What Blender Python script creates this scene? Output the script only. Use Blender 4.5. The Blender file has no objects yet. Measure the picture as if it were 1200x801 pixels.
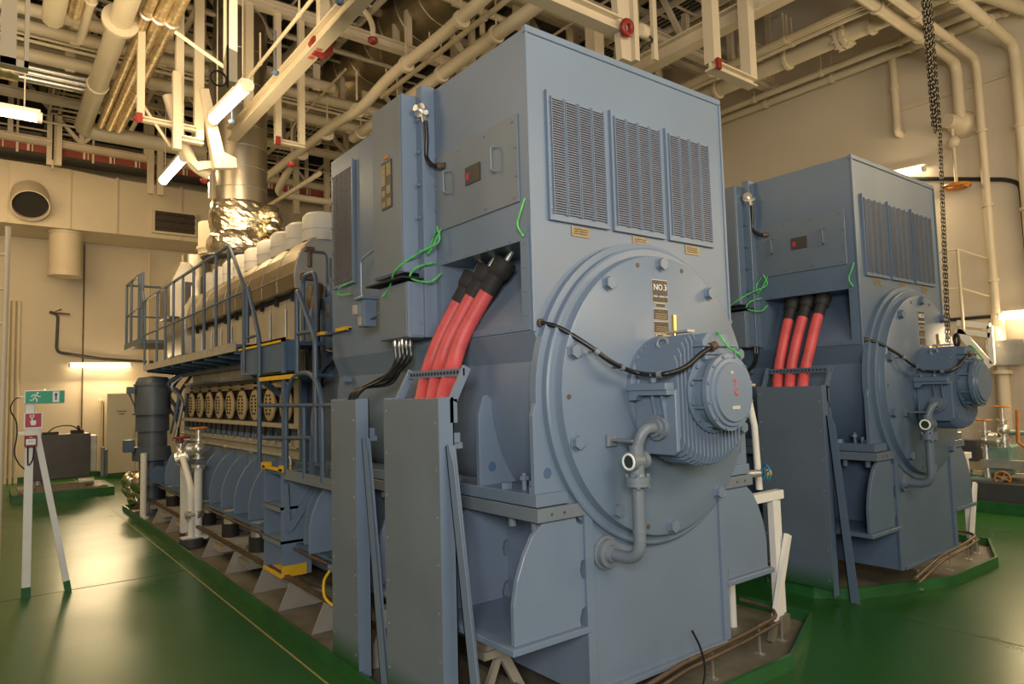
import bpy, bmesh, math, random
from mathutils import Vector, Matrix
random.seed(7)
PI = math.pi
scene = bpy.context.scene
COL = scene.collection

# ---------------------------------------------------------------- materials
def mat(name, col, rough=.5, metal=0., var=.0, vscale=3., bump=0., bscale=40., emit=None, estr=0., spec=None, dirt=None, dirt_amt=0.):
    m = bpy.data.materials.new(name); m.use_nodes = True
    nt = m.node_tree; b = nt.nodes['Principled BSDF']
    b.inputs['Base Color'].default_value = (*col, 1)
    b.inputs['Roughness'].default_value = rough
    b.inputs['Metallic'].default_value = metal
    if spec is not None: b.inputs['Specular IOR Level'].default_value = spec
    if emit:
        b.inputs['Emission Color'].default_value = (*emit, 1); b.inputs['Emission Strength'].default_value = estr
    if var or bump or dirt:
        tc = nt.nodes.new('ShaderNodeTexCoord')
    if var:
        n = nt.nodes.new('ShaderNodeTexNoise'); n.inputs['Scale'].default_value = vscale; n.inputs['Detail'].default_value = 5
        nt.links.new(tc.outputs['Object'], n.inputs['Vector'])
        r = nt.nodes.new('ShaderNodeValToRGB')
        lo = tuple(c*(1-var) for c in col); hi = tuple(min(1, c*(1+var)) for c in col)
        r.color_ramp.elements[0].position = .3; r.color_ramp.elements[1].position = .7
        r.color_ramp.elements[0].color = (*lo, 1); r.color_ramp.elements[1].color = (*hi, 1)
        nt.links.new(n.outputs['Fac'], r.inputs['Fac'])
        out = r.outputs['Color']
        if dirt:
            n2 = nt.nodes.new('ShaderNodeTexNoise'); n2.inputs['Scale'].default_value = vscale*2.3; n2.inputs['Detail'].default_value = 8
            nt.links.new(tc.outputs['Object'], n2.inputs['Vector'])
            r2 = nt.nodes.new('ShaderNodeValToRGB'); r2.color_ramp.elements[0].position = .5; r2.color_ramp.elements[1].position = .75
            r2.color_ramp.elements[0].color = (0,0,0,1); r2.color_ramp.elements[1].color = (dirt_amt,)*3+(1,)
            nt.links.new(n2.outputs['Fac'], r2.inputs['Fac'])
            mx = nt.nodes.new('ShaderNodeMix'); mx.data_type = 'RGBA'
            nt.links.new(r2.outputs['Color'], mx.inputs['Factor']); nt.links.new(out, mx.inputs['A']); mx.inputs['B'].default_value = (*dirt, 1)
            out = mx.outputs['Result']
        nt.links.new(out, b.inputs['Base Color'])
    if bump:
        n = nt.nodes.new('ShaderNodeTexNoise'); n.inputs['Scale'].default_value = bscale; n.inputs['Detail'].default_value = 3
        nt.links.new(tc.outputs['Object'], n.inputs['Vector'])
        bp = nt.nodes.new('ShaderNodeBump'); bp.inputs['Strength'].default_value = bump; bp.inputs['Distance'].default_value = .01
        nt.links.new(n.outputs['Fac'], bp.inputs['Height']); nt.links.new(bp.outputs['Normal'], b.inputs['Normal'])
    return m

BLUE  = mat('blue_paint', (.168,.222,.302), .36, var=.06, vscale=1.6, bump=.04, bscale=60, dirt=(.19,.22,.25), dirt_amt=.3)
BLUE2 = mat('blue_paint_dark', (.08,.135,.225), .42, var=.12, vscale=3, bump=.05, bscale=50)
BLUEG = mat('blue_grey_steel', (.175,.205,.235), .42, var=.1, vscale=2, bump=.04, bscale=50)
RAILB = mat('rail_blue', (.075,.11,.165), .4, var=.08, vscale=5)
CREAM = mat('cream_paint', (.62,.53,.38), .5, var=.06, vscale=2, bump=.04, bscale=30)
CREAMW= mat('cream_wall', (.62,.54,.42), .65, var=.05, vscale=.7, bump=.05, bscale=12)
CREAMD= mat('cream_duct', (.62,.53,.39), .5, var=.05, vscale=1.2)
STEELC= mat('roof_steel_paint', (.60,.52,.40), .55, var=.1, vscale=2)
WHITE = mat('white_paint', (.78,.76,.70), .4, var=.06, vscale=5)
DARK  = mat('roof_dark', (.055,.045,.04), .8, var=.3, vscale=1)
GREY  = mat('roof_deck_grey', (.13,.12,.115), .7, var=.2, vscale=.8)
BLACK = mat('black_rubber', (.012,.012,.013), .35)
BLACKM= mat('black_matt', (.02,.018,.018), .7, bump=.15, bscale=80)
REDC  = mat('red_cable', (.60,.085,.085), .5, var=.14, vscale=9, bump=.1, bscale=40)
RED   = mat('red_paint', (.24,.018,.014), .45, var=.1)
REDS  = mat('red_sign', (.45,.02,.05), .4)
YEL   = mat('yellow_paint', (.80,.47,.02), .5, var=.1, vscale=8)
ORNG  = mat('orange_paint', (.55,.20,.03), .45, var=.15, vscale=20)
GREENF= mat('green_paint', (.02,.11,.03), .35, var=.25, vscale=4)
GREENW= mat('earth_wire', (.08,.50,.10), .45, var=.3, vscale=30)
SIGNG = mat('exit_green', (0,.26,.13), .35, emit=(0,.35,.18), estr=.12)
SIGNW = mat('sign_white', (.85,.87,.84), .45)
TRAYF = mat('tray_floor', (.16,.145,.105), .5, var=.22, vscale=2.2, bump=.05, bscale=9, dirt=(.09,.06,.035), dirt_amt=.7)
GALV  = mat('galvanised', (.50,.49,.45), .45, metal=.7, var=.15, vscale=6)
CHROME= mat('bright_steel', (.85,.81,.74), .36, metal=.9, bump=.25, bscale=25)
SILV  = mat('silver_cladding', (.50,.45,.36), .36, metal=1., var=.08, vscale=3, bump=.12, bscale=5)
GOLD  = mat('hood_cladding', (.36,.29,.18), .38, metal=.95, var=.12, vscale=2.5, bump=.12, bscale=5)
FOIL  = mat('crumpled_foil', (.80,.72,.56), .25, metal=1., var=.15, vscale=8, bump=1., bscale=14)
FOILG = mat('foil_pipe', (.78,.62,.38), .36, metal=.9, var=.3, vscale=12, bump=.8, bscale=30)
BRASS = mat('brass', (.75,.52,.18), .28, metal=1.)
BROWN = mat('rusty_copper', (.12,.08,.05), .55, metal=.2, var=.3, vscale=10)
PLATE = mat('nameplate_dark', (.045,.04,.035), .4, var=.5, vscale=150)
PLATEG= mat('nameplate_gold', (.24,.20,.12), .35, metal=.6, var=.35, vscale=120)
ENGS  = mat('engine_cream', (.50,.44,.33), .42, metal=.25, var=.08, vscale=3, bump=.03)
OVAL  = mat('oval_cover_tan', (.62,.48,.27), .38, metal=.3, var=.08, vscale=6)
CAN   = mat('white_can', (.56,.53,.47), .5, var=.04, vscale=4)
TUBE  = mat('lamp_tube', (1,.9,.7), .4, emit=(1,.80,.50), estr=16)
CATR  = mat('catwalk_red', (.26,.05,.035), .6, var=.2)
LAMPB = mat('lamp_body', (.75,.72,.62), .4)
SLOT  = mat('louvre_inside', (.13,.095,.10), .6, var=.3, vscale=20)
TEAL  = mat('teal_paint', (.17,.27,.23), .45, var=.15, vscale=6)
GLASSD= mat('dark_glass', (.03,.04,.03), .08)
DGREY = mat('dark_grey_panel', (.055,.055,.06), .5, var=.15, vscale=5)
CABG  = mat('cabinet_paint', (.52,.47,.37), .5, var=.03, vscale=2)
CHAINM= mat('oily_chain', (.10,.085,.06), .35, metal=.8)

# floor: glossy green deck paint, worn warm patches
FLOOR = bpy.data.materials.new('green_deck_paint'); FLOOR.use_nodes = True
nt = FLOOR.node_tree; b = nt.nodes['Principled BSDF']; tc = nt.nodes.new('ShaderNodeTexCoord')
n1 = nt.nodes.new('ShaderNodeTexNoise'); n1.inputs['Scale'].default_value = .55; n1.inputs['Detail'].default_value = 6
r1 = nt.nodes.new('ShaderNodeValToRGB'); r1.color_ramp.elements[0].position=.35; r1.color_ramp.elements[1].position=.72
r1.color_ramp.elements[0].color=(.016,.086,.016,1); r1.color_ramp.elements[1].color=(.023,.102,.020,1)
n2 = nt.nodes.new('ShaderNodeTexNoise'); n2.inputs['Scale'].default_value = .9; n2.inputs['Detail'].default_value = 4
r2 = nt.nodes.new('ShaderNodeValToRGB'); r2.color_ramp.elements[0].position=.35; r2.color_ramp.elements[1].position=.75
r2.color_ramp.elements[0].color=(.27,.27,.27,1); r2.color_ramp.elements[1].color=(.35,.35,.35,1)
n3 = nt.nodes.new('ShaderNodeTexNoise'); n3.inputs['Scale'].default_value = 5; n3.inputs['Detail'].default_value = 6
bp = nt.nodes.new('ShaderNodeBump'); bp.inputs['Strength'].default_value=.02; bp.inputs['Distance'].default_value=.02
for n in (n1,n2,n3): nt.links.new(tc.outputs['Object'], n.inputs['Vector'])
b.inputs['Specular IOR Level'].default_value = .38
nt.links.new(n1.outputs['Fac'], r1.inputs['Fac']); nt.links.new(r1.outputs['Color'], b.inputs['Base Color'])
nt.links.new(n2.outputs['Fac'], r2.inputs['Fac']); nt.links.new(r2.outputs['Color'], b.inputs['Roughness'])
nt.links.new(n3.outputs['Fac'], bp.inputs['Height']); nt.links.new(bp.outputs['Normal'], b.inputs['Normal'])

# ---------------------------------------------------------------- mesh builder
def V(*a): return Vector(a)
def fillet(pts, rad, seg=5):
    pts = [Vector(p) for p in pts]; out = [pts[0]]
    for i in range(1, len(pts)-1):
        a, b, c = pts[i-1], pts[i], pts[i+1]
        d1 = (a-b); d2 = (c-b); r = min(rad, d1.length*.49, d2.length*.49)
        p = b+d1.normalized()*r; q = b+d2.normalized()*r
        for k in range(seg+1):
            t = k/seg; out.append(p*(1-t)**2 + b*2*t*(1-t) + q*t*t)
    out.append(pts[-1]); return out
def spline(pts, n=8):
    P = [Vector(p) for p in pts]; P = [P[0]*2-P[1]]+P+[P[-1]*2-P[-2]]; out = []
    for i in range(1, len(P)-2):
        for k in range(n):
            t = k/n; a, b, c, d = P[i-1:i+3]
            out.append(.5*((2*b)+(c-a)*t+(2*a-5*b+4*c-d)*t*t+(3*b-3*c+d-a)*t**3))
    out.append(P[-2]); return out

class MB:
    def __init__(s): s.v = []; s.f = []; s.mi = []; s.sm = []; s.cur = 0; s.pc = []; s.p = 0
    def nx(s): s.p += 1; return s
    def _add(s, vs, fs, smooth=False):
        o = len(s.v); s.v += [tuple(v) for v in vs]
        for f in fs: s.f.append([i+o for i in f]); s.mi.append(s.cur); s.sm.append(smooth); s.pc.append(s.p)
        return s
    def box(s, x0, x1, y0, y1, z0, z1):
        vs = [(x,y,z) for x in (x0,x1) for y in (y0,y1) for z in (z0,z1)]
        return s._add(vs, [(0,1,3,2),(4,6,7,5),(0,4,5,1),(2,3,7,6),(0,2,6,4),(1,5,7,3)])
    def prism(s, ax, poly, a, b):
        def mk(p, t):
            q = list(p); q.insert(ax, t); return tuple(q)
        n = len(poly); vs = [mk(p,a) for p in poly]+[mk(p,b) for p in poly]
        fs = [list(range(n))[::-1], list(range(n,2*n))]+[(i,(i+1)%n,n+(i+1)%n,n+i) for i in range(n)]
        return s._add(vs, fs)
    def beam(s, p0, p1, w, h, up=(0,0,1)):
        p0 = Vector(p0); p1 = Vector(p1); d = (p1-p0).normalized(); up = Vector(up)
        if abs(d.dot(up)) > .98: up = Vector((1,0,0))
        a = d.cross(up).normalized(); c = a.cross(d).normalized()
        vs = [p+a*sx*w/2+c*sz*h/2 for p in (p0,p1) for sx in (-1,1) for sz in (-1,1)]
        return s._add(vs, [(0,1,3,2),(4,6,7,5),(0,4,5,1),(2,3,7,6),(0,2,6,4),(1,5,7,3)])
    def ibeam(s, p0, p1, w, h, t=.02):
        p0 = Vector(p0); p1 = Vector(p1); z = Vector((0,0,h/2-t/2))
        s.beam(p0+z, p1+z, w, t); s.beam(p0-z, p1-z, w, t); s.beam(p0, p1, t, h-2*t); return s
    def lathe(s, o, d, prof, n=24, smooth=True, caps=True):
        o = Vector(o); d = Vector(d).normalized(); u = Vector((0,0,1)) if abs(d.z) < .9 else Vector((1,0,0))
        a = d.cross(u).normalized(); c = a.cross(d); vs = []; fs = []
        for t, r in prof:
            for k in range(n):
                an = 2*PI*(k+.5)/n; vs.append(o+d*t+a*math.cos(an)*r+c*math.sin(an)*r)
        for i in range(len(prof)-1):
            for k in range(n): fs.append((i*n+k, i*n+(k+1)%n, (i+1)*n+(k+1)%n, (i+1)*n+k))
        s._add(vs, fs, smooth)
        if caps:
            b0 = len(s.v)-len(vs)
            for base, rev in ((b0, True), (b0+(len(prof)-1)*n, False)):
                f = [base+k for k in range(n)]; s.f.append(f[::-1] if rev else f); s.mi.append(s.cur); s.sm.append(False); s.pc.append(s.p)
        return s
    def cyl(s, p0, p1, r, r2=None, n=14):
        p0 = Vector(p0); p1 = Vector(p1); L = (p1-p0).length
        return s.lathe(p0, p1-p0, [(0,r),(L,r if r2 is None else r2)], n, n > 7)
    def ball(s, c, r, n=12, sq=1.):
        prof = [(-r*math.cos(PI*k/8)*sq, max(.001, r*math.sin(PI*k/8))) for k in range(9)]
        return s.lathe(c, (0,0,1), prof, n)
    def tube(s, pts, r, n=8, closed=False):
        P = [Vector(p) for p in pts]; m = len(P); vs = []; fs = []
        T = []
        for i in range(m):
            if closed: t = P[(i+1)%m]-P[i-1]
            else: t = P[min(i+1,m-1)]-P[max(i-1,0)]
            T.append(t.normalized() if t.length > 1e-9 else Vector((0,0,1)))
        u = Vector((0,0,1)) if abs(T[0].z) < .9 else Vector((1,0,0))
        a = T[0].cross(u).normalized()
        for i in range(m):
            a = (a-T[i]*a.dot(T[i])); a = a.normalized() if a.length > 1e-6 else T[i].orthogonal().normalized()
            c = T[i].cross(a)
            rr = r(i/(m-1)) if callable(r) else r
            for k in range(n):
                an = 2*PI*k/n; vs.append(P[i]+a*math.cos(an)*rr+c*math.sin(an)*rr)
        for i in range(m if closed else m-1):
            j = (i+1)%m
            for k in range(n): fs.append((i*n+k, i*n+(k+1)%n, j*n+(k+1)%n, j*n+k))
        b0 = len(s.v); s._add(vs, fs, True)
        if not closed:
            for base, rev in ((b0,True),(b0+(m-1)*n,False)):
                f = [base+k for k in range(n)]; s.f.append(f[::-1] if rev else f); s.mi.append(s.cur); s.sm.append(False); s.pc.append(s.p)
        return s
    def jitter(s, i0, amt):
        for i in range(i0, len(s.v)): s.v[i] = tuple(c+random.uniform(-amt,amt) for c in s.v[i])
        return s
    def ring(s, c, d, R, r, n=20, k=6):
        c = Vector(c); d = Vector(d).normalized(); u = Vector((0,0,1)) if abs(d.z) < .9 else Vector((1,0,0))
        a = d.cross(u).normalized(); b_ = a.cross(d)
        return s.tube([c+a*R*math.cos(2*PI*i/n)+b_*R*math.sin(2*PI*i/n) for i in range(n)], r, k, True)
    def hexb(s, c, d, r, h):
        s.p += 1; c = Vector(c); d = Vector(d).normalized(); return s.lathe(c, d, [(0,r),(h,r)], 6, False)
    def hx(s, c, d, r, h):
        return s.lathe(Vector(c), Vector(d).normalized(), [(0,r),(h,r)], 6, False)
    def build(s, name, m, parent=None, bevel=0, **k):
        if parent is not None and s.p > 0 and len(set(s.pc)) > 1:
            one = name[:-1] if name.endswith('s') and not name.endswith('ss') else None
            first = None
            for pid in sorted(set(s.pc)):
                q = MB(); mp = {}
                for f, i, sm, pc in zip(s.f, s.mi, s.sm, s.pc):
                    if pc != pid: continue
                    g = []
                    for v in f:
                        if v not in mp: mp[v] = len(q.v); q.v.append(s.v[v])
                        g.append(mp[v])
                    q.f.append(g); q.mi.append(i); q.sm.append(sm); q.pc.append(0)
                nm = one if one else (name if pid == 0 else k.get('pn','bolt'))
                o = q.build(nm, m, parent, bevel)
                if first is None: first = o
            return first
        me = bpy.data.meshes.new(name); off = wloc(parent) if parent else Vector((0,0,0))
        if parent is None and k.get('origin'): off = Vector(k['origin'])
        me.from_pydata([tuple(Vector(v)-off) for v in s.v], [], s.f); me.validate()
        ms = m if isinstance(m, (list,tuple)) else [m]
        for x in ms: me.materials.append(x)
        for p, i, sm in zip(me.polygons, s.mi, s.sm): p.material_index = i; p.use_smooth = sm
        bm = bmesh.new(); bm.from_mesh(me); bmesh.ops.recalc_face_normals(bm, faces=bm.faces)
        for e in bm.edges:
            if len(e.link_faces) == 2 and e.calc_face_angle(0) > .9: e.smooth = False
        bm.to_mesh(me); bm.free()
        o = bpy.data.objects.new(name, me); COL.objects.link(o)
        if parent is not None: o.parent = parent
        elif k.get('origin'): o.location = off
        if bevel:
            md = o.modifiers.new('bevel', 'BEVEL'); md.width = bevel; md.segments = 1; md.limit_method = 'ANGLE'; md.angle_limit = .7
        for q in ('label','category','group','kind'):
            if k.get(q): o[q] = k[q]
        return o
def wloc(o):
    p = Vector((0,0,0))
    while o is not None: p += o.location; o = o.parent
    return p
def thing(name, loc, label, cat, group=None):
    o = bpy.data.objects.new(name, None); o.empty_display_size = .1; COL.objects.link(o); o.location = loc
    o['label'] = label; o['category'] = cat
    if group: o['group'] = group
    return o
def single(mb, name, m, label, cat, group=None, bevel=0):
    k = dict(label=label, category=cat)
    if group: k['group'] = group
    return mb.build(name, m, None, bevel, **k)
def struct(name, mb, m): return mb.build(name, m, None, kind='structure')
def copy_tree(root, d, label, group=None):
    def rec(o, parent):
        c = o.copy(); COL.objects.link(c); c.parent = parent
        for ch in list(kids[o.name]): rec(ch, c)
        return c
    kids = {}
    for o in list(COL.objects): kids.setdefault(o.name, [])
    for o in list(COL.objects):
        if o.parent: kids[o.parent.name].append(o)
    c = rec(root, None); c.location = root.location+Vector(d); c['label'] = label
    if group: c['group'] = group
    return c
def text(body, size, loc, xdir, ydir, m, parent, name='lettering', ext=.0006):
    cu = bpy.data.curves.new(name, 'FONT'); cu.body = body; cu.size = size; cu.align_x = 'CENTER'; cu.align_y = 'CENTER'; cu.extrude = ext
    cu.resolution_u = 2
    t = bpy.data.objects.new(name, cu); COL.objects.link(t)
    bpy.context.view_layer.update()
    me = bpy.data.meshes.new_from_object(t); bpy.data.objects.remove(t)
    x = Vector(xdir).normalized(); y = Vector(ydir).normalized(); z = x.cross(y)
    M = Matrix((x,y,z)).transposed().to_4x4(); M.translation = Vector(loc)-wloc(parent)
    me.transform(M); me.materials.clear(); me.materials.append(m); me.name = name
    o = bpy.data.objects.new(name, me); COL.objects.link(o); o.parent = parent
    return o
CX = 2.95          # centre line of the near machine
DX = 3.43          # spacing to the second machine
def mir(x): return 2*CX-x

# ================================================================ SETTING
struct('floor', MB().box(-5,11.7,-5,18.8,-.05,0), FLOOR)
struct('wall_back', MB().box(-5,11.7,18.6,18.8,0,10.2), CREAMW)
struct('wall_right', MB().box(11.5,11.7,-5,18.6,0,10.2), CREAMW)
struct('wall_left', MB().box(-5.2,-5,-5,18.8,0,10.2), CREAMW)
struct('wall_front', MB().box(-5.2,11.7,-5.2,-5,0,10.2), CREAMW)
c = MB().box(-5,11.7,-5,18.8,10.2,10.3)
for i in range(34): c.box(-5+i*.5,-5+i*.5+.12,-5,18.6,10.12,10.2)
struct('ceiling', c, GREY)
struct('baseboard_back', MB().box(-5,11.5,18.57,18.6,0,.12), GREENF)
struct('baseboard_right', MB().box(11.46,11.5,-5,18.57,0,.12), GREENF)
struct('trim_1', MB().box(1.645,1.657,-2,18.5,0,.002), mat('joint_light',(.33,.25,.09),.5))
JD = mat('joint_dark',(.012,.03,.01),.5)
struct('trim_2', MB().box(-5,1.64,7.55,7.565,0,.0015), JD)
x = (5.238,1.953,0.000)[0]
struct('trim_3', MB().box(x,x+.012,-2,2.3,0,.0015), JD)

# ================================================================ DRIP TRAYS
def tray(dx, ylen, label):
    xl = 1.765 if dx == 0 else 1.80
    o = [(xl,ylen),(xl,4.0),(xl+.005,2.95 if dx else 2.62),(2.04,2.69) if dx else (2.04,2.40),(2.91,2.35),(3.87,2.33),(4.66,2.64),(4.66,ylen)]
    cxx, cyy = 3.2, 6
    t = thing('drip_tray', (CX+dx, 6, 0), label, 'tray', 'green kerbed drip trays under the machines')
    def inset(p, d):
        n = len(o); i = o.index(p); a = Vector(o[i-1]); b = Vector(p); c = Vector(o[(i+1)%n])
        e1 = (b-a).normalized(); e2 = (c-b).normalized(); n1 = Vector((-e1.y,e1.x)); n2 = Vector((-e2.y,e2.x))
        bis = (n1+n2); bis = bis/(bis.length_squared/2) if bis.length_squared > .01 else n1
        return (b+bis*d)
    inn = [inset(p, .022) for p in o]
    k = MB(); n = len(o)
    for i in range(n):
        j = (i+1)%n; A,B,C,D = o[i],o[j],inn[j],inn[i]
        vs = [(A[0]+dx,A[1],0),(B[0]+dx,B[1],0),(C[0]+dx,C[1],0),(D[0]+dx,D[1],0)]
        vs += [(v[0],v[1],.085) for v in vs]
        k._add(vs, [(0,1,2,3),(4,5,6,7),(0,1,5,4),(2,3,7,6),(1,2,6,5),(3,0,4,7)])
    k.build('kerb', GREENF, t)
    f = MB(); f.prism(2, [(p[0]+dx,p[1]) for p in inn], .002, .012); f.build('tray_bed', TRAYF, t)
    # narrow angle on the kerb inside
    return t
tray(0, 12.4, 'green kerbed drip tray with dirty bed under the near generator set')
tray(DX, 12.4, 'green kerbed drip tray under the second, farther generator set')

# ================================================================ BASE FRAME
def notch_poly():
    p = [(1.93,.54),(1.93,.72),(1.955,.83),(2.0,.935),(2.055,1.02),(2.12,1.07),(2.33,1.07)]
    p += [(2.34,1.04),(2.365,1.03),(2.387,1.035)]
    p += [(2.387,.86),(2.36,.85),(2.35,.81),(2.36,.77),(2.387,.76)]
    p += [(2.387,.63),(2.355,.62),(2.34,.575),(2.345,.54)]
    return p
def gusset(y, t=.028, notched=False, right=False, far=False):
    g = MB(); p = notch_poly() if notched else [(1.93,.54),(1.93,.72),(1.955,.83),(2.0,.935),(2.055,1.02),(2.12,1.07),(2.387,1.07),(2.387,.54)]
    if far: p = [(2.10,.495),(2.10,.64),(2.12,.76),(2.155,.86),(2.21,.96),(2.28,1.035),(2.387,1.09),(2.387,.495)]
    if right: p = [(mir(a),b) for a,b in p][::-1]
    return g.prism(1, p, y, y+t)
def base_frame(yend, label, gy):
    t = thing('machine_skid', (CX,6,0), label, 'machine frame', 'welded blue base frames under the generator sets')
    MB().box(2.387,3.513,2.533,yend,.19,1.10).build('box_beam', BLUE, t)
    k = MB().box(2.375,2.43,2.515,2.533,.19,1.08).box(3.47,3.525,2.515,2.533,.19,1.08).box(2.43,3.47,2.50,2.533,.19,.215)
    k.build('end_edging', BLUE, t, .002)
    for sgn in (0,1):
        X = (lambda a: mir(a)) if sgn else (lambda a: a)
        def bx(mb, a, b, *r): a, b = sorted((X(a),X(b))); return mb.box(a,b,*r)
        bx(MB(),1.90,2.387,2.505,min(yend,4.6),.51,.54).build('bottom_flange', BLUE, t, .003)
        if yend > 6: bx(MB(),2.07,2.387,4.6,yend,.47,.495).build('bottom_flange', BLUE2, t, .003)
        bx(MB(),2.075,2.405,2.515,5.15,1.075,1.14).build('seat_rail', BLUEG, t, .003)
        bx(MB(),2.08,2.285,2.53,5.05,1.145,1.205).build('seat_packer', BLUE, t, .003)
        b = MB()
        for yy in (2.62,2.80,3.2,3.4,4.0,4.2):
            for xx in (2.14,):
                b.nx().cyl((X(xx),yy,1.02),(X(xx),yy,1.075),.022,n=10)
        b.build('rail_bolts', BLUEG, t)
        b = MB()
        b.hexb((X(2.13),2.83,1.205),(0,0,1),.03,.03); b.hexb((X(2.13),2.60,1.205),(0,0,1),.035,.03)
        b.cyl((X(2.16),2.72,1.205),(X(2.16),2.72,1.29),.014,n=8); b.hexb((X(2.16),2.72,1.255),(0,0,1),.026,.02)
        b.hexb((X(2.16),2.66,1.205),(0,0,1),.016,.05)
        b.hexb((X(2.13),3.3,1.205),(0,0,1),.035,.03); b.hexb((X(2.13),3.5,1.205),(0,0,1),.035,.03)
        b.build('jacking_bolts', BLUE, t)
        h = MB()
        for a in (2.16,2.24): h.cyl((X(a+.0),2.512,1.108),(X(a),2.52,1.108),.007,n=8)
        h.build('tapped_holes', BROWN, t)
        for i, y in enumerate(gy):
            gusset(y, notched=(i < 2), right=bool(sgn), far=(y > 5.2)).build('gusset', BLUE, t, .003)
        if not sgn:
            w = MB().box(2.31,2.40,2.50,2.533,.535,.55); 
    return t
GY = [2.533,3.17,3.9,4.45,5.0]+[5.55+.495*k for k in range(0,13)]
BF = base_frame(12.0, 'blue welded base frame with rounded gussets under the near generator and engine', GY)
BF2 = base_frame(5.2, 'blue welded base frame with curved brackets under the second generator', GY[:5])
for o in [BF2]: o.location.x += DX

# ================================================================ GENERATOR
def hexring(mb, R, y, n, r, h, ph=PI/2):
    for k in range(n):
        a = ph+2*PI*k/n; mb.hexb((CX+R*math.cos(a), y, ZC+R*math.sin(a)), (0,-1,0), r, h)
ZC = 1.665
G = thing('generator', (CX,3.8,1.2), 'tall blue generator housing with three louvred grilles and round end shield, the nearest machine', 'generator', 'pair of blue generators')
yb, xi = 5.04, 2.42
hs = MB()
hs.box(xi,3.76,2.583,yb,1.99,3.546)
hs.box(2.14,xi,2.583,yb,2.455,3.546).box(2.14,xi,2.583,yb,1.99,2.03)
hs.box(2.14,xi,2.583,2.66,2.03,2.455).box(2.14,xi,3.42,yb,2.03,2.455)
hs.prism(1, [(2.14,2.03),(xi,2.455),(xi,2.03)], 2.66, 3.42)
hs.prism(1, [(2.14,1.99),(3.76,1.99),(3.70,1.84),(2.20,1.84)], 2.583, yb)
hs.build('housing', BLUE, G)
# thin cover plates, seams and lips
MB().box(2.132,3.768,2.572,2.60,3.52,3.556).box(3.752,3.768,2.572,2.59,2.0,3.53).box(2.134,2.15,2.574,2.59,1.99,3.52).build('corner_trim', BLUE, G, .002)
MB().box(2.13,2.14,2.66,3.47,2.66,3.12).build('access_panel', BLUEG, G, .002, label='flat bolted access panel on the side')
pb = MB()
for y in (2.70,2.95,3.2,3.43):
    for z in (2.69,3.09): pb.hexb((2.13,y,z),(-1,0,0),.009,.006)
for z in (2.8,2.95): 
    for y in (2.68,3.455): pb.hexb((2.13,y,z),(-1,0,0),.009,.006)
pb.build('panel_screws', BLUEG, G)
for yy in (2.83,3.30):
    h = MB(); h.tube(fillet([(2.13,yy,2.99-.0),(2.085,yy,2.99),(2.085,yy,2.86),(2.13,yy,2.86)],.015,3),.006,6); h.build('panel_handle', BLUE, G)
MB().box(2.122,2.13,2.99,3.13,2.86,2.96).build('warning_plate', PLATE, G)
MB().box(2.119,2.122,3.09,3.118,2.885,2.925).build('warning_mark', REDS, G)
# opening flange
fr = MB().box(2.13,2.14,2.60,2.66,2.0,2.49).box(2.13,2.14,3.42,3.47,2.0,2.49).box(2.13,2.14,2.66,3.42,2.455,2.49).box(2.13,2.14,2.66,3.42,2.0,2.035)
for y in (2.75,2.95,3.15,3.35): fr.hexb((2.13,y,2.47),(-1,0,0),.007,.005).hexb((2.13,y,2.015),(-1,0,0),.007,.005)
for z in (2.08,2.2,2.32,2.44): fr.hexb((2.13,2.63,z),(-1,0,0),.007,.005)
fr.build('terminal_opening_flange', BLUE, G)
# stator body
MB().lathe((CX,2.57,ZC),(0,1,0),[(0,.775),(2.47,.775)],64).build('stator_body', BLUE, G)
es = MB().lathe((CX,2.59,ZC),(0,-1,0),[(0,.845),(.045,.845),(.05,.81),(.085,.81),(.092,.80),(.092,.765),(.105,.76),(.135,.755),(.14,.745),(.14,.001)],80,True,False)
e = es.build('end_shield', BLUE, G)
md = e.modifiers.new('edge', 'EDGE_SPLIT'); md.split_angle = .5
hb = MB(); hexring(hb, .712, 2.45, 10, .034, .032); hb.build('end_shield_bolts', BLUE, G)
hb = MB(); hexring(hb, .712, 2.452, 10, .042, .008); hb.build('bolt_washers', BLUE, G)
ho = MB()
for an in (75,105,180,255): ho.cyl((CX+.715*math.cos(math.radians(an)),2.447,ZC+.715*math.sin(math.radians(an))),(CX+.715*math.cos(math.radians(an)),2.452,ZC+.715*math.sin(math.radians(an))),.013,n=10)
ho.build('tapped_holes', BROWN, G)
# feet gussets on the stator
for y in (2.545,3.0,3.9,4.78):
    for r in (0,1):
        p = [(2.085,1.205),(2.085,1.58),(2.12,1.68),(2.145,1.685)]
        th0 = math.acos((CX-2.19)/.80)
        for k in range(7):
            z = 1.66-k*.075; p.append((CX-math.sqrt(max(.0,.775**2-(ZC-z)**2)), z))
        p.append((p[-1][0]+.03,1.205))
        if r: p = [(mir(a),b) for a,b in p][::-1]
        g = MB(); g.prism(1, p, y, y+.03)
        g.cur = 1
        cx = 2.165 if not r else mir(2.165); g.cyl((cx,y-.001,1.30),(cx,y+.031,1.30),.028,n=16)
        g.build('foot_gusset', [BLUE,BLUE2], G, .002)
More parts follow.
